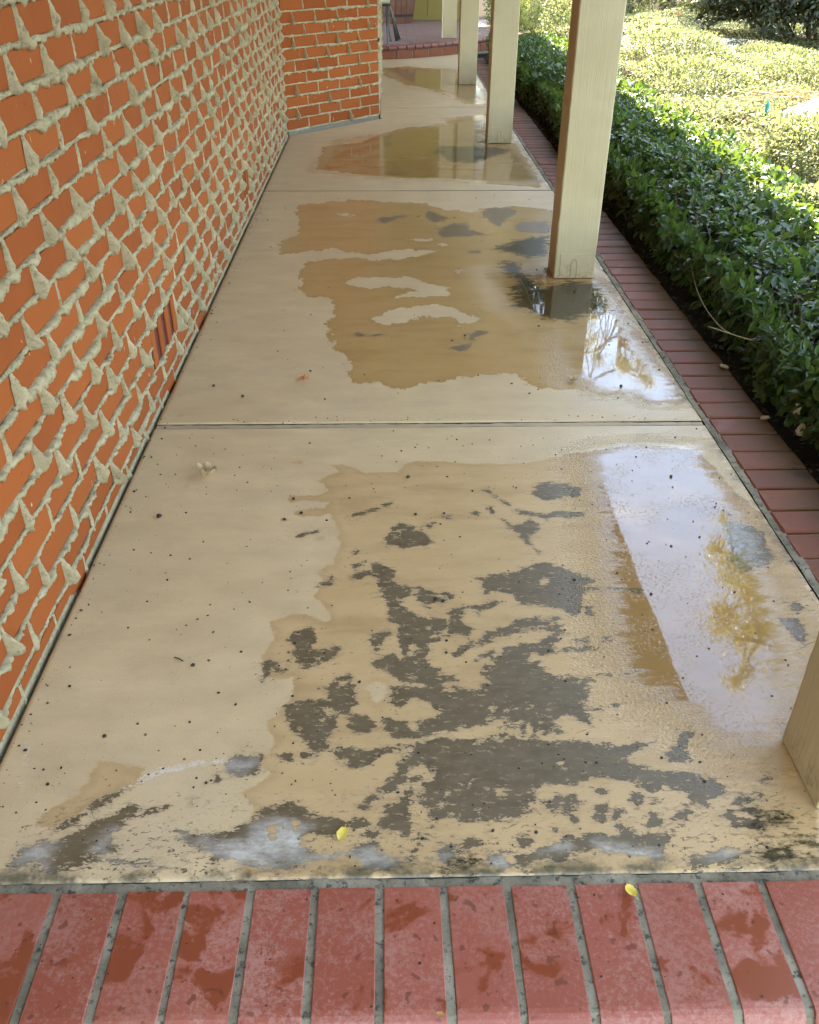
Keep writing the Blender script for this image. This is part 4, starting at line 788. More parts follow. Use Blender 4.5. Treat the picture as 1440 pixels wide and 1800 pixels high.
# ------------------------------------------------------------------ patio furniture
ch = tag(empty('patio_chair', (-0.12, 14.15, PZ)), 'black metal chair with a beige seat on the raised patio behind the wall corner', 'chair')
for (px, py, qx, qy) in ((0.155, -0.30, 0.14, -0.2), (0.20, 0.12, 0.16, 0.14), (-0.24, -0.26, -0.2, -0.2), (-0.24, 0.2, -0.2, 0.16)):
    mb = MB(); mb.tube([(px, py, 0.0), (qx, qy, 0.22), (qx, qy, 0.43)], [0.013, 0.013, 0.014], 7); mb.build('leg', M['iron'], ch)
mb = MB(); mb.cbox(-0.24, 0.2, -0.24, 0.22, 0.43, 0.455, 0.006); mb.build('seat_frame', M['iron'], ch)
mb = MB(); mb.cbox(-0.23, 0.19, -0.23, 0.2, 0.456, 0.50, 0.015); mb.build('cushion', M['cushion'], ch)
for (dx, dy) in ((0.30, 0.26), (0.33, 0.52)):
    mb = MB(); mb.add([(0.16 + dx * 0.1, dy * 0.5, 0.40), (0.17 + dx * 0.1, dy * 0.5 + 0.05, 0.40), (dx + 0.01, dy + 0.05, 0.0), (dx - 0.04, dy, 0.0), (0.16 + dx * 0.1, dy * 0.5 + 0.015, 0.41), (0.17 + dx * 0.1, dy * 0.5 + 0.065, 0.41), (dx + 0.01, dy + 0.065, 0.0), (dx - 0.04, dy + 0.015, 0.0)],
        [(0, 1, 2, 3), (7, 6, 5, 4), (0, 4, 5, 1), (1, 5, 6, 2), (2, 6, 7, 3), (3, 7, 4, 0)]); mb.build('brace', M['iron'], ch)
for sx in (-0.2, -0.02, 0.16):
    mb = MB(); mb.tube([(sx, 0.21, 0.44), (sx, 0.26, 0.9)], 0.011, 6); mb.build('back_bar', M['iron'], ch)
mb = MB(); mb.cbox(-0.24, 0.2, 0.25, 0.27, 0.88, 0.95, 0.005); mb.build('back_rail', M['iron'], ch)

br = tag(empty('wooden_planter', (0.22, 17.45, PZ)), 'dark brown wooden tub standing against the ochre wall', 'planter')
nst = 18
for i in range(nst):
    a0 = 2 * math.pi * i / nst + 0.012; a1 = 2 * math.pi * (i + 1) / nst - 0.012; vs = []
    for z, r0 in ((0.0, 0.23), (0.25, 0.275), (0.55, 0.29)):
        for a, r in ((a0, r0), (a1, r0), (a1, r0 - 0.025), (a0, r0 - 0.025)): vs.append((r * math.cos(a), r * math.sin(a), z))
    fs = [(0, 3, 2, 1), (8, 9, 10, 11)]
    for l in range(2):
        for q_ in range(4): fs.append((l * 4 + q_, l * 4 + (q_ + 1) % 4, l * 4 + 4 + (q_ + 1) % 4, l * 4 + 4 + q_))
    link('stave', mesh('stave', vs, fs), M['barrel'], br)
for z, r in ((0.10, 0.253), (0.44, 0.288)):
    vs = []; n_ = 24
    for i in range(n_):
        a = 2 * math.pi * i / n_; vs += [(r * math.cos(a), r * math.sin(a), z), (r * math.cos(a) * 1.01, r * math.sin(a) * 1.01, z + 0.03)]
    link('hoop', mesh('hoop', vs, [(2 * i, 2 * ((i + 1) % n_), 2 * ((i + 1) % n_) + 1, 2 * i + 1) for i in range(n_)]), M['iron'], br)
b = MB(); b.add([(0.26 * math.cos(i * math.pi / 8), 0.26 * math.sin(i * math.pi / 8), 0.47) for i in range(16)], [tuple(range(16))]); b.build('planting_soil', M['soil'], br)

# ------------------------------------------------------------------ foliage
def unit(a): return a / (np.linalg.norm(a, axis=-1, keepdims=True) + 1e-9)
def leaf_arrays(P, D, Nn, L, W, fold=0.22, droop=0.14):
    D = unit(D); S = unit(np.cross(D, Nn)); Nn = np.cross(S, D); L = L[:, None]; W = W[:, None]
    v = np.stack([P, P + D * L * 0.42 + S * W * 0.5 + Nn * W * fold, P + D * L * 0.5 - Nn * L * 0.02, P + D * L * 0.42 - S * W * 0.5 + Nn * W * fold, P + D * L - Nn * L * droop], 1)
    return v
LEAF_F = np.array([(0, 2, 1), (0, 3, 2), (1, 2, 4), (2, 3, 4)])
OVAL_F = np.array([(0, 1, 2), (0, 3, 1), (2, 1, 4), (2, 4, 5), (3, 4, 1), (3, 6, 4), (5, 4, 7), (4, 6, 7)])
def oval_arrays(P, D, Nn, L, W, fold=0.16, droop=0.16):
    D = unit(D); S = unit(np.cross(D, Nn)); Nn = np.cross(S, D); L = L[:, None]; W = W[:, None]
    e = lambda t, u, z: P + D * L * t + S * W * u + Nn * z
    return np.stack([P, e(0.30, 0, -0.01 * L), e(0.27, 0.43, fold * W), e(0.27, -0.43, fold * W), e(0.62, 0, -0.05 * L), e(0.62, 0.44, fold * W - 0.03 * L), e(0.62, -0.44, fold * W - 0.03 * L), e(1.0, 0, -droop * L)], 1)
def leaves(name, P, D, Nn, L, W, mat, parent, stuff=False, oval=False):
    n = len(P)
    if oval: v = oval_arrays(P, D, Nn, L, W).reshape(-1, 3); f = (OVAL_F[None] + 8 * np.arange(n)[:, None, None]).reshape(-1, 3)
    else: v = leaf_arrays(P, D, Nn, L, W).reshape(-1, 3); f = (LEAF_F[None] + 5 * np.arange(n)[:, None, None]).reshape(-1, 3)
    o = link(name, mesh_np(name, v, f, True), mat, parent)
    if stuff: tag(o, kind='stuff')
    return o
def shoots(P, D, per, step, L0, W0, spread=0.95):
    """leaf pairs set along short shoots that end at P and point along D"""
    n = len(P); D = unit(D); ref = np.where(np.abs(D[:, 2:3]) < 0.9, np.array([[0, 0, 1.0]]), np.array([[1.0, 0, 0]]))
    A = unit(np.cross(D, ref)); B = np.cross(D, A); ph = rng.uniform(0, 6.28, n); out = []
    for i in range(per):
        a = ph + i // 2 * 1.57 + (i % 2) * 3.14 + rng.normal(0, 0.25, n)
        r = A * np.cos(a)[:, None] + B * np.sin(a)[:, None]
        k = i // 2; q_ = P - D * (k * step)
        d = unit(D * (1.0 - spread * min(1, 0.45 + 0.25 * k)) + r * spread + rng.normal(0, 0.18, (n, 3)))
        nn = unit(D * 0.8 + np.array([0, 0, 0.5]) - r * 0.2 + rng.normal(0, 0.25, (n, 3)))
        s = rng.uniform(0.7, 1.15, n) * (0.75 if k == 0 else 1.0)
        out.append((q_, d, nn, L0 * s, W0 * s * rng.uniform(0.85, 1.15, n)))
    return [np.concatenate([o[j] for o in out]) for j in range(5)]

HF = 1.375
def hedge_front(y): return HF - 0.025 + 0.085 * fbm1(y, 41, 3, 1.7) + 0.03 * np.clip((y - 2.0) / 3, 0, 1)
def hedge_h(x, y):
    t = np.clip((x - hedge_front(y)) / 0.22, 0, 1); t = np.sqrt(t)
    base = 0.30 + 0.03 * fbm2(x, y, 5, 3, 1.6) + 0.045 * fbm2(x, y, 9, 3, 4.5)
    base = base - 0.09 * np.clip((3.2 - y) / 2.0, 0, 1)
    return -0.02 + (base + 0.02) * (0.35 + 0.65 * t)
hedge = tag(empty('hedge', (2.0, 6.0, -0.075)), 'low dark green hedge of glossy oval leaves along the brick edging', 'hedge')
HO = np.array([2.0, 6.0, -0.075])
def hedge_points(n, x0, x1, y0, y1, sub):
    x = rng.uniform(x0, x1, n); y = rng.uniform(y0, y1, n); k = x > hedge_front(y); x, y = x[k], y[k]
    e = 0.02; z = hedge_h(x, y); gx = (hedge_h(x + e, y) - z) / e; gy = (hedge_h(x, y + e) - z) / e
    D = unit(np.stack([-0.7 * np.clip(gx, -2, 2), -0.7 * np.clip(gy, -2, 2), np.full_like(x, 0.9)], 1)) + rng.normal(0, 0.45, (len(x), 3))
    P = np.stack([x, y, z - sub * rng.uniform(0, 1, len(x)) + rng.normal(0, 0.012, len(x))], 1)
    return P, D
Pa, Da = hedge_points(4300, 1.33, 2.22, 0.5, 13.8, 0.03)
Pb, Db = hedge_points(2100, 1.33, 2.22, 0.5, 13.8, 0.13)
nF = 3400; yF = rng.uniform(0.5, 13.8, nF); zF = rng.uniform(0.015, 0.26, nF) - 0.06 * np.clip((3.2 - yF) / 2, 0, 1)
xF = hedge_front(yF) + 0.05 * (0.26 - zF) / 0.2 + rng.normal(0, 0.025, nF) + 0.01
Pc = np.stack([xF, yF, zF], 1); Dc = np.stack([np.full(nF, -0.8), rng.normal(0, 0.5, nF), rng.uniform(-0.1, 0.8, nF)], 1)
P_, D_, N_, L_, W_ = [np.concatenate(t) for t in zip(shoots(Pa, Da, 6, 0.026, 0.064, 0.034), shoots(Pb, Db, 4, 0.024, 0.060, 0.031), shoots(Pc, Dc, 5, 0.026, 0.064, 0.033))]
ok = P_[:, 0] > 1.335; P_, D_, N_, L_, W_ = P_[ok], D_[ok], N_[ok], L_[ok], W_[ok]
dist = np.linalg.norm(P_ - np.array([0, 0, CAM_H]), axis=1)
d_ = P_ - np.array([0, 0, CAM_H]); zc = d_ @ np.array(F); uu = 720 + 1592.5 * (d_ @ np.array(R2)) / zc; vv = 1032.5 - 1592.5 * (d_ @ np.array(U2)) / zc
vis = (zc > 0.2) & (uu < 1430) & (uu > 0) & (vv > 0) & (vv < 1790)
top = P_[:, 2] > hedge_h(P_[:, 0], P_[:, 1]) - 0.03
score = np.where(vis & top, dist, 1e6); near = np.argsort(score)[:300]; mask = np.ones(len(P_), bool); mask[near] = False
leaves('leaf', P_[mask] - HO, D_[mask], N_[mask], L_[mask], W_[mask], M['hedge'], hedge, stuff=True, oval=True)
# a finer leaf for those nearest the camera: five cross ribs, folded along the middle
lv = []; lf = []
for i, (t, w, dz) in enumerate(((0.0, 0.04, 0.0), (0.22, 0.40, 0.012), (0.45, 0.50, 0.012), (0.72, 0.34, -0.03), (1.0, 0.0, -0.13))):
    for s_ in (-1, 0, 1): lv.append((s_ * w * 0.47, t, dz + (abs(s_) * 0.07 * (w > 0.1))))
for i in range(4):
    a = i * 3; lf += [(a, a + 1, a + 4, a + 3), (a + 1, a + 2, a + 5, a + 4)]
leafme = mesh('leaf', lv, lf, True); leafme.materials.append(M['hedge1'])
for i in near:
    d = Vector(D_[i]).normalized(); s_ = d.cross(Vector(N_[i])).normalized(); nn = s_.cross(d)
    o = link('leaf', leafme, None, hedge); l = L_[i]; w = W_[i] * 1.05
    o.matrix_local = Matrix(((s_.x * w, d.x * l, nn.x * l, P_[i][0] - HO[0]), (s_.y * w, d.y * l, nn.y * l, P_[i][1] - HO[1]), (s_.z * w, d.z * l, nn.z * l, P_[i][2] - HO[2]), (0, 0, 0, 1)))
st = MB()
for i in range(900):
    y = random.uniform(0.6, 13.5); x = random.uniform(1.44, 2.2); h = float(hedge_h(np.array([x]), np.array([y]))[0])
    a = random.uniform(0, 6.28); l = random.uniform(0.05, 0.14)
    st.tube([(x, y, -0.075), (x + l * 0.4 * math.cos(a), y + l * 0.4 * math.sin(a), h * 0.5), (x + l * math.cos(a), y + l * math.sin(a), h + random.uniform(-0.02, 0.03))], [0.004, 0.003, 0.0018], 4, False)
st.v = [(v[0] - HO[0], v[1] - HO[1], v[2] - HO[2]) for v in st.v]
tag(st.build('stem', M['twig'], hedge), kind='stuff')

nl = 900; yl = rng.uniform(0.6, 12, nl); xl = 1.33 + np.abs(rng.normal(0, 0.07, nl))
lt = leaves('leaf_litter', np.stack([xl, yl, -0.018 + rng.uniform(0, 0.012, nl)], 1), np.column_stack([rng.normal(0, 1, (nl, 2)), rng.normal(0, .2, nl)]), np.column_stack([rng.normal(0, .4, (nl, 2)), np.ones(nl)]), rng.uniform(0.015, 0.04, nl), rng.uniform(0.006, 0.018, nl), M['litter'], None)
tag(lt, 'brown leaf litter on the dark soil under the hedge', 'leaf litter', kind='stuff')

# pale low ground cover in the sun beyond the hedge
def scatter_cover(n, y0, y1, x_of, H, L0, W0, seed):
    y = y0 + (y1 - y0) * np.sqrt(rng.uniform((y0 / y1) ** 2, 1, n)) if False else rng.uniform(y0, y1, n)
    x = x_of(y, rng.uniform(0, 1, n)); z = H + 0.18 * fbm2(x, y, seed, 3, 0.9) + 0.05 * fbm2(x, y, seed + 1, 3, 5) - 0.075 * 0
    hole = (fbm2(x, y, seed + 2, 3, 1.6) > 0.34) & ((y < 6.4) | (y > 8.6)); z = np.where(hole, z - 0.22, z) - np.abs(rng.normal(0, 0.035, n))
    P = np.stack([x, y, z], 1); D = rng.normal(0, 1, (n, 3)); D[:, 2] = np.abs(D[:, 2]) * 0.7 + 0.1
    Nn = rng.normal(0, 0.5, (n, 3)); Nn[:, 2] += 1.0
    s = rng.uniform(0.7, 1.2, n); return P, D, Nn, L0 * s, W0 * s
xo = lambda y, u: 2.12 + 0.18 * fbm1(y, 77, 3, 1.0) + u * np.maximum(0.52 * y + 1.2 - 2.1, 0.6)
P1 = scatter_cover(145000, 3.2, 20.5, xo, 0.25, 0.036, 0.017, 21)
kr = ((P1[0][:, 0] - 3.42) / 0.50) ** 2 + ((P1[0][:, 1] - 7.45) / 0.33) ** 2 > 1.0; P1 = tuple(a[kr] for a in P1)
co = leaves('ground_cover', *P1, M['cover'], None); tag(co, 'sunlit pale green ground cover spreading beyond the hedge', 'ground cover', kind='stuff')

def bush(name, label, cat, c, rad, n, L0, W0, mat, trunkz=0.3, group=None, branches=6, lean=0.0):
    root = tag(empty(name, (c[0], c[1], -0.075)), label, cat, group); rad = np.array(rad)
    d = unit(rng.normal(0, 1, (n, 3))); d[:, 2] = np.where(d[:, 2] < -0.55, -d[:, 2], d[:, 2]); r = rng.uniform(0.5, 1.0, n) ** 0.45
    lob = 1 + 0.30 * fbm2(np.arctan2(d[:, 1], d[:, 0]) * 2 + 10, d[:, 2] * 3 + 10, int(c[0] * 7 + c[1]), 3, 1.3)
    P = d * rad * (r * lob)[:, None] + np.array([0, 0, trunkz + rad[2]])
    P += 0.10 * rad * np.stack([fbm2(P[:, 1] * 3 + 20, P[:, 2] * 3 + 20, 31, 2, 1), fbm2(P[:, 0] * 3 + 20, P[:, 2] * 3 + 20, 32, 2, 1), fbm2(P[:, 0] * 3 + 20, P[:, 1] * 3 + 20, 33, 2, 1)], 1)
    P[:, 2] = np.maximum(P[:, 2], 0.06 + rng.uniform(0, 0.15, n))
    D = unit(d + rng.normal(0, 0.7, (n, 3))); Nn = unit(d + np.array([0, 0, 0.8]) + rng.normal(0, 0.5, (n, 3))); s = rng.uniform(0.7, 1.3, n)
    leaves('crown', P, D, Nn, L0 * s, W0 * s, mat, root)
    mb = MB()
    for i in range(branches):
        a = 6.28 * i / branches + random.uniform(-.3, .3); e = Vector((rad[0] * 0.7 * math.cos(a), rad[1] * 0.7 * math.sin(a), trunkz + rad[2] * random.uniform(0.4, 1.2)))
        mb.tube([(0.05 * math.cos(a), 0.05 * math.sin(a), 0.0), (e.x * 0.35, e.y * 0.35, trunkz * 0.5 + e.z * 0.2), (e.x * 0.7, e.y * 0.7, e.z * 0.7), tuple(e)], [0.05, 0.04, 0.025, 0.01], 6)
    mb.build('trunk', M['bark'], root, True)
    return root

def tree(label, x, y, h, cr, cz, n, group=None, lsize=0.055, lo=0.35):
    root = tag(empty('tree', (x, y, -0.075)), label, 'tree', group); mb = MB(); ends = []
    mb.tube([(0, 0, 0), (0.05, 0.03, h * 0.25), (-0.04, 0.06, h * 0.5), (0.02, 0, h * 0.75)], [0.17, 0.14, 0.10, 0.05], 9)
    for i in range(16):
        z = h * random.uniform(lo, 0.78); a = random.uniform(0, 6.28); l = cr * random.uniform(0.5, 1.0)
        e = Vector((l * math.cos(a), l * math.sin(a), z + l * random.uniform(0.1, 0.8)))
        mb.tube([(0, 0.03, z), (e.x * 0.5, e.y * 0.5, z + (e.z - z) * 0.6), tuple(e)], [0.05, 0.03, 0.012], 5); ends.append(e)
        for k in range(4):
            f = e * random.uniform(0.6, 1.0) + Vector((random.uniform(-1, 1), random.uniform(-1, 1), random.uniform(-.5, .8))) * cr * 0.35
            f.z = max(f.z, h * lo * 0.95); mb.tube([tuple(e * 0.75 + Vector((0, 0, z * 0.25))), tuple(f)], [0.015, 0.006], 4); ends.append(f)
    mb.build('trunk', M['bark'], root, True)
    E = np.array([tuple(e) for e in ends]); k = rng.integers(0, len(E), n); P = E[k] + rng.normal(0, 1, (n, 3)) * cr * 0.11 * rng.uniform(0.3, 1.3, (n, 1))
    D = rng.normal(0, 1, (n, 3)); D[:, 2] -= 0.4; Nn = rng.normal(0, 0.6, (n, 3)); Nn[:, 2] += 0.8; s = rng.uniform(0.7, 1.3, n)
    leaves('crown', P, D, Nn, lsize * s, lsize * 0.42 * s, M['tree'], root)
    return root

bush('dark_bush', 'large dark bush with bare low branches, at the top right corner', 'bush', (5.95, 14.3), (1.65, 1.3, 0.80), 46000, 0.080, 0.036, M['bush'], 0.10, branches=9)
bush('feathery_shrub', 'light green feathery shrub between two posts in front of the dark trees', 'shrub', (2.45, 16.2), (0.55, 0.7, 0.42), 16000, 0.05, 0.006, M['feather'], 0.02)
bush('leafy_shrub', 'small bright green shrub beside the raised patio, seen between two posts', 'shrub', (1.85, 16.4), (0.30, 0.3, 0.5), 2500, 0.05, 0.018, M['feather'], 0.02)
bush('garden_shrub', 'yellow green shrub with red flowers behind the pale gravel, right of the near post', 'shrub', (4.6, 20.0), (1.7, 1.1, 0.6), 18000, 0.06, 0.022, M['cover'], 0.02)
bush('backdrop_shrub', 'dark evergreen shrub behind the feathery shrub at the top of the picture', 'shrub', (2.35, 19.4), (1.1, 1.0, 1.9), 16000, 0.08, 0.035, M['bush'], 0.05, group='tall evergreens closing the garden')
for (x, y, rx, rz, lab) in ((8.2, 21.0, 2.2, 1.6, 'broad evergreen behind the large dark bush'), (5.6, 24.0, 2.2, 1.8, 'evergreen behind the gravel at the far end of the garden'), (11.5, 19.0, 2.2, 1.8, 'evergreen at the far right beyond the large dark bush')):
    bush('backdrop_shrub', lab, 'shrub', (x, y), (rx, 1.4, rz), 16000, 0.10, 0.045, M['bush'], 0.05, group='tall evergreens closing the garden')
for (x, y, rx, rz, lab) in ((2.6, 22.5, 1.6, 3.6, 'tall dense evergreen straight behind the ochre wall end'), (5.0, 26.5, 1.9, 3.9, 'tall dense evergreen to the right behind the garden')):
    bush('conifer', lab, 'tree', (x, y), (rx, 1.5, rz), 22000, 0.13, 0.06, M['bush'], 0.05, group='tall evergreens closing the garden')
tree('tall yellow green tree in the garden, mirrored in the nearest puddle', 5.85, 11.0, 9.6, 1.15, 6, 24000, lo=0.56, lsize=0.06)
tree('slim yellow green tree farther back, mirrored in the middle puddle', 5.5, 20.8, 9.4, 1.35, 5, 26000, lo=0.5)
tree('garden tree near the house front, mirrored beside the nearest post', 4.6, 7.0, 6.2, 1.3, 4.4, 18000)

for (x, y, r_, hz, lab) in ((2.75, 6.15, 0.42, 0.24, 'low pale green mounded shrub in front of the white boulder'), (2.75, 9.3, 0.55, 0.24, 'pale mounded shrub just right of the tall post behind the hedge'), (4.3, 10.2, 0.7, 0.20, 'wide pale mounded shrub behind the dry stems'), (3.3, 12.0, 0.65, 0.24, 'pale yellow green mounded shrub below the pale gravel'), (4.6, 12.4, 0.6, 0.15, 'mounded shrub at the foot of the large dark bush'), (2.5, 13.6, 0.5, 0.42, 'taller yellow green shrub beside the hedge end')):
    bush('mounded_shrub', lab, 'shrub', (x, y), (r_, r_, hz), int(9000 * r_), 0.036, 0.017, M['cover'], 0.06, group='mounded shrubs in the sunny garden', branches=4)
# pale gravel in full sun
gv = MB(); pts = [(3.35 + 0.12 * math.sin(i * 2.1) + (1.35 + 0.15 * math.sin(i * 1.7)) * (1 + math.cos(2 * math.pi * i / 28)), 16.7 + 1.75 * math.sin(2 * math.pi * i / 28) + 0.12 * math.sin(i * 3.3), -0.06) for i in range(28)]
gv.add(pts, [tuple(range(28))]); tag(gv.build('gravel', M['gravel']), 'pale sunlit gravel between the plants', kind='structure')

# red flowers
for i, (x, y, z) in enumerate(((4.15, 15.0, 0.42), (3.35, 12.6, 0.36), (5.35, 17.6, 0.7), (4.1, 8.9, 0.3), (3.0, 9.3, 0.34))):
    lab = ['small red flower at the edge of the pale gravel', 'red flower in the pale ground cover right of the tall post', 'red flower in front of the large dark bush', 'reddish bloom above the white boulder', 'orange red leaf tuft in the middle of the ground cover'][i]
    root = tag(empty('red_flower', (x, y, z)), lab, 'flower', 'red flowers in the garden')
    for k in range(7):
        a = 0.9 * k; mb = MB(); ca, sa = math.cos(a), math.sin(a)
        mb.add([(0, 0, 0), (0.012 * ca - 0.010 * sa, 0.012 * sa + 0.010 * ca, 0.018), (0.022 * ca, 0.022 * sa, 0.036), (0.012 * ca + 0.010 * sa, 0.012 * sa - 0.010 * ca, 0.018)], [(0, 1, 2, 3)])
        mb.build('petal', M['red'], root)
    mb = MB(); mb.tube([(0, 0, -z), (0, 0, 0.002)], 0.003, 5); mb.build('stem', M['twig'], root)

# boulder and what lies round it
def rock(name, label, c, r, seed, cat='boulder'):
    me = bpy.data.meshes.new(name); n, m_ = 26, 16; vs = []
    for i in range(m_ + 1):
        t = math.pi * i / m_
        for k in range(n):
            a = 2 * math.pi * k / n; d = np.array([math.sin(t) * math.cos(a), math.sin(t) * math.sin(a), math.cos(t)])
            q_ = 1 + 0.16 * float(fbm2(np.array([d[0] * 1.6 + 5]), np.array([d[1] * 1.6 + d[2] * 2 + 5]), seed, 3, 1.0)[0])
            vs.append(tuple(d * q_ * np.array(r)))
    fs = [(i * n + k, (i + 1) * n + k, (i + 1) * n + (k + 1) % n, i * n + (k + 1) % n) for i in range(m_) for k in range(n)]
    o = link(name, mesh(name, vs, fs, True), M['rock'], None, c); return tag(o, label, cat)
rock('boulder', 'large smooth white boulder at the right edge of the picture', (3.42, 7.45, 0.17), (0.54, 0.36, 0.24), 3)
dv = tag(empty('dry_twig_pile', (3.25, 8.0, 0.24)), 'tangle of dry orange stems behind the white boulder', 'twig pile')
for i in range(22):
    mb = MB(); x0 = random.uniform(-0.45, 0.55); y0 = random.uniform(-.3, .25); a = random.uniform(-.7, .7) + (math.pi / 2 if random.random() < .25 else 0); l = random.uniform(.15, .4); ca, sa = math.cos(a), math.sin(a)
    mb.tube([(x0 - l * ca, y0 - l * sa, random.uniform(-.05, .06)), (x0 - l * .3 * ca + random.uniform(-.05, .05), y0 - l * .3 * sa, random.uniform(.04, .13)), (x0 + l * .4 * ca, y0 + l * .4 * sa + random.uniform(-.05, .05), random.uniform(.04, .14)), (x0 + l * ca, y0 + l * sa, random.uniform(-.03, .1))], random.uniform(.003, .006), 5); mb.build('stem', M['vine'] if i % 3 else M['husk'], dv)
tm = tag(empty('sprinkler_stake', (2.74, 7.23, -0.075)), 'little teal plastic sprinkler stake left of the white boulder', 'sprinkler')
mb = MB(); mb.tube([(0, 0, 0), (0, 0, 0.40)], 0.006, 6); mb.build('stake', M['stake'], tm)
mb = MB(); mb.tube([(0, 0, 0.39), (0, 0, 0.41), (0, 0, 0.45), (0, 0, 0.47)], [0.006, 0.014, 0.013, 0.005], 9); mb.build('cap', M['teal'], tm)
gs = tag(empty('garden_stake', (1.74, 5.05, -0.075)), 'thin dark stake with a pale green leaf at its tip, standing in the hedge', 'stake')
mb = MB(); mb.tube([(0, 0, 0), (0.015, 0, 0.43)], 0.011, 6); mb.build('pole', M['stake'], gs)
for k, (a, l) in enumerate(((0.3, 0.07), (2.2, 0.08), (3.9, 0.06))):
    o = link('leaf', leafme.copy(), None, gs); o.data.materials.clear(); o.data.materials.append(M['tree']); o.location = (0.015, 0, 0.43); o.rotation_euler = (0.3, 0.1, a); o.scale = (0.04, l, l)

def tendril(label, pts):
    mb = MB(); P = [Vector(p) for p in pts]; fine = []
    for i in range(len(P) - 1):
        p0, p1, p2, p3 = P[max(i - 1, 0)], P[i], P[i + 1], P[min(i + 2, len(P) - 1)]
        for t in np.linspace(0, 1, 6)[: 6 if i == len(P) - 2 else 5]:
            fine.append(0.5 * ((2 * p1) + (p2 - p0) * t + (2 * p0 - 5 * p1 + 4 * p2 - p3) * t * t + (3 * p1 - p0 - 3 * p2 + p3) * t ** 3))
    mb.tube(fine, 0.0019, 5); o = mb.build('vine_tendril', M['vine'], None, True); return tag(o, label, 'vine')
tendril('long curved pale vine tendril hanging over the dark soil beside the brick edging', [(1.385, 4.48, 0.12), (1.43, 4.42, 0.13), (1.385, 4.16, 0.13), (1.33, 3.86, 0.12), (1.30, 3.56, 0.12), (1.32, 3.36, 0.12), (1.42, 3.25, 0.13)])
tendril('short straight pale vine shoot beside the brick edging', [(1.245, 3.42, 0.13), (1.33, 3.33, 0.125), (1.42, 3.25, 0.12), (1.47, 3.24, 0.13)])

# ------------------------------------------------------------------ fallen leaves, husks and grit
def curled(name, label, cat, loc, size, rz, mat, curl=0.5, wob=0.2, stem=True, seed=1):
    r = random.Random(seed); n = 7; vs = []; fs = []
    for i in range(n):
        t = i / (n - 1); w = math.sin(math.pi * min(0.97, 0.12 + t * 0.86)) ** 0.7 * 0.36
        for j in range(5):
            s_ = (j - 2) / 2; vs.append((s_ * w * size * (1 + r.uniform(-.12, .12)), (t - 0.5) * size, size * (0.03 + curl * 0.22 * s_ * s_ + wob * 0.1 * math.sin(5 * t + j) + 0.12 * curl * (t - 0.5) ** 2 + r.uniform(0, .02 if curl < 1.15 else .30))))
    for i in range(n - 1):
        for j in range(4): a = i * 5 + j; fs.append((a, a + 1, a + 6, a + 5))
    mb = MB(); mb.add(vs, fs)
    if stem: mb.tube([(0, -0.48 * size, 0.06 * size), (0.05 * size, -0.62 * size, 0.05 * size), (0.04 * size, -0.8 * size, 0.03 * size)], 0.02 * size, 4)
    zmin = min(v[2] for v in mb.v)
    o = mb.build(name, mat, None, curl < 1.15, (loc[0], loc[1], loc[2] - zmin + 0.001), (0, 0, rz)); return tag(o, label, cat)
curled('fallen_leaf', 'flat yellow leaf lying on the slab just above the front bricks', 'leaf', (-0.096, 1.105, 0), 0.030, 2.8, M['yleaf'], 0.25, 0.1, seed=2)
curled('fallen_leaf', 'small curled yellow leaf lying on a front brick joint', 'leaf', (0.416, 0.969, 0), 0.025, 0.5, M['yleaf'], 0.9, 0.3, seed=3)
curled('fallen_leaf', 'tiny torn orange leaf scrap on the rounded edge of a front brick', 'leaf', (0.07, 0.752, 0), 0.013, 1.2, M['husk'], 0.6, 0.3, False, seed=4)
curled('dry_leaf', 'crumpled pale dry leaf on the left of the near slab', 'leaf', (-0.564, 2.488, 0), 0.060, 1.3, M['dryleaf'], 1.3, 1.2, False, seed=5)
curled('seed_husk', 'orange brown husk on the middle slab left of the wet patch', 'husk', (-0.318, 3.231, 0), 0.036, 1.5, M['husk'], 1.4, 0.4, False, seed=6)
curled('leaf_scrap', 'small whitish scrap at the lower edge of the middle puddle', 'scrap', (0.69, 3.199, 0), 0.034, 1.1, M['dryleaf'], 1.2, 0.8, False, seed=7)
mb = MB(); mb.tube([(-0.011, 0.006, 0.003), (0, 0, 0.004), (0.011, -0.008, 0.003)], 0.0018, 5); tag(mb.build('twig', M['hedge1'], None, False, (-0.493, 1.615, 0)), 'short green twig on the left of the near slab', 'twig')
dl = tag(empty('dead_leaf_clump', (1.42, 2.72, 0.05)), 'clump of withered brown leaves hanging at the hedge foot by the right edge', 'dead leaves')
for k in range(9):
    o = curled('withered_leaf', None, None, (random.uniform(-.05, .06), random.uniform(-.06, .06), random.uniform(-.05, .06)), random.uniform(0.035, 0.05), random.uniform(0, 6), M['dryleaf'], 1.2, 0.8, False, seed=20 + k); o.parent = dl; o.rotation_euler = (random.uniform(0.6, 2), random.uniform(-.6, .6), random.uniform(0, 6))
for k, (x, y, rz) in enumerate(((1.30, 3.32, 0.4), (1.305, 2.86, 1.9))):
    curled('dry_leaf', ['pale dry leaf on the outer edge of the brick edging below the short vine shoot', 'pale dry leaf on the outer edge of the brick edging near the withered clump'][k], 'leaf', (x, y, 0.0), 0.04, rz, M['dryleaf'], 0.8, 0.3, False, seed=40 + k)
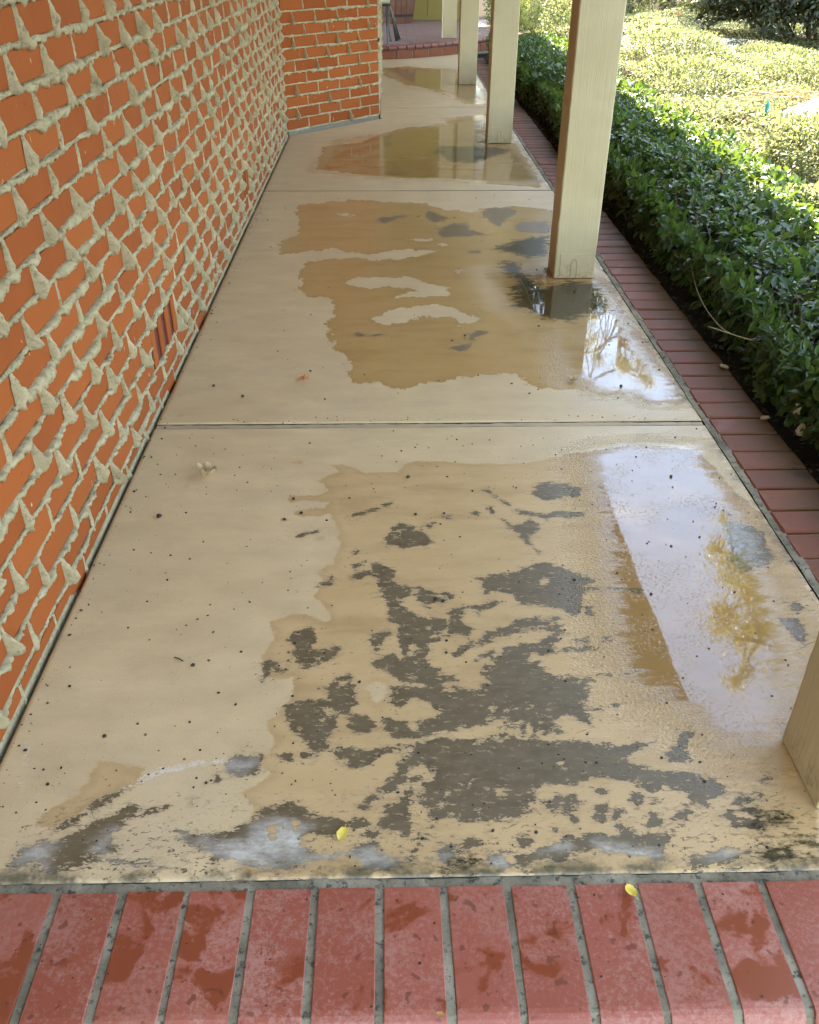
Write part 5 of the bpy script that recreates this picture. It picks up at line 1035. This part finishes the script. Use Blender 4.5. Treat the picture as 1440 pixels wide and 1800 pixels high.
PELLETS = [((-665, 2250), 18), ((-456, 1592), 13), ((57, 2469), 15), ((-286, 2343), 13), ((-257, 2262), 13), ((-303, 2228), 11), ((114, 1835), 14), ((131, 1827), 12), ((128, 1627), 9), ((-229, 1667), 10), ((-73, 1528), 9), ((74, 2249), 11), ((157, 2254), 9), ((864, 3149), 15), ((597, 1944), 7), ((479, 1915), 10), ((664, 1849), 10), ((874, 2462), 11), ((369, 1629), 8), ((-529, 3079), 15), ((-649, 3177), 13), ((-603, 1369), 11), ((-432, 1408), 8), ((-542, 1405), 7), ((550, 1285), 8), ((-370, 1236), 8), ((187, 1107), 8)]
def pellet_mesh(seed):
    r = random.Random(seed); vs = [(0, 0, 1)]; n = 7
    for t in (0.6, -0.1, -0.7):
        for k in range(n): a = 6.28 * k / n; q_ = math.sqrt(1 - t * t); vs.append((q_ * math.cos(a) * r.uniform(.8, 1.15), q_ * math.sin(a) * r.uniform(.8, 1.15), t))
    fs = [(0, 1 + k, 1 + (k + 1) % n) for k in range(n)]
    for l in range(2):
        for k in range(n): fs.append((1 + l * n + k, 1 + (l + 1) * n + k, 1 + (l + 1) * n + (k + 1) % n, 1 + l * n + (k + 1) % n))
    me = mesh('seed_pod', vs, fs, True); me.materials.append(M['grit']); return me
pmz = [pellet_mesh(s) for s in range(4)]
POD = {0: 'largest dark seed pod, on the near slab close to the left wall', 1: 'round dark seed pod beside the short green twig', 2: 'dark seed pod alone above the topmost bare patch of the near slab', 3: 'dark seed pod in a damp ring, highest of three near each other', 4: 'dark seed pod in a damp ring, middle of three near each other', 5: 'dark seed pod lowest and leftmost of three near each other', 6: 'left one of two seed pods touching each other on a bare grey patch', 7: 'right one of two seed pods touching each other on a bare grey patch', 13: 'dark seed pod lying in the puddle on the middle slab', 19: 'right one of two dark seed pods near the wall on the middle slab', 20: 'left one of two dark seed pods near the wall on the middle slab', 26: 'dark seed pod nearest the front bricks of the walkway'}
for pi, ((x, y), d) in enumerate(PELLETS):
    r = d * 0.0005 * 0.85; o = link('seed_pod', random.choice(pmz), None, None, (x / 1000, y / 1000, r * 0.65), (0, 0, random.uniform(0, 6))); o.scale = (r * random.uniform(0.8, 1.2), r, r * 0.75)
    tag(o, POD.get(pi, 'very small dark seed pod lying loose on the near slab'), 'seed', 'dark seed pods scattered over the slabs')
def specks(n, xr, yr, smin, smax, name, label, zf=0.0, bias=None):
    mb = MB(); base = pmz[0]; bv = [tuple(v.co) for v in base.vertices]; bf = [tuple(p.vertices) for p in base.polygons]
    for i in range(n):
        x = random.uniform(*xr); y = random.uniform(*yr)
        if bias and random.random() > bias(x, y): continue
        r = smin + (smax - smin) * random.random() ** 3; a = random.uniform(0, 6.28); e = random.uniform(0.5, 1.0); ca, sa = math.cos(a), math.sin(a)
        mb.add([(x + (v[0] * ca - v[1] * e * sa) * r, y + (v[0] * sa + v[1] * e * ca) * r, zf + (v[2] * 0.5 + 0.4) * r) for v in bv], bf)
    return tag(mb.build(name, M['grit2']), label, 'grit', kind='stuff')
specks(850, (XL + 0.02, XR - 0.05), (YF + 0.02, 2.8), 0.0008, 0.0040, 'grit', 'fine dark grit scattered over the near slab')
specks(260, (XL + 0.02, XR - 0.05), (YF + 0.01, 1.35), 0.0008, 0.0030, 'grit', 'fine dark grit along the front edge of the near slab')
specks(150, (XL + 0.003, XL + 0.045), (1.05, 6.0), 0.0012, 0.0050, 'grit', 'fine dark grit gathered along the foot of the long wall')
specks(90, (XL + 0.02, XR - 0.03), (Y1 + 0.015, Y1 + 0.06), 0.0010, 0.0035, 'grit', 'fine dark grit gathered along the slab joint')
specks(140, (XR - 0.05, XR + 0.02), (1.1, 6.0), 0.0012, 0.0050, 'grit', 'fine dark grit gathered along the brick edging joint')
specks(170, (XL + 0.02, XR - 0.05), (2.9, 6.2), 0.0015, 0.0060, 'grit', 'fine dark grit scattered over the middle slab')
specks(120, (-0.8, 1.2), (0.765, 0.975), 0.0007, 0.0028, 'grit', 'fine dark grit on the front bricks', zf=0.0005)
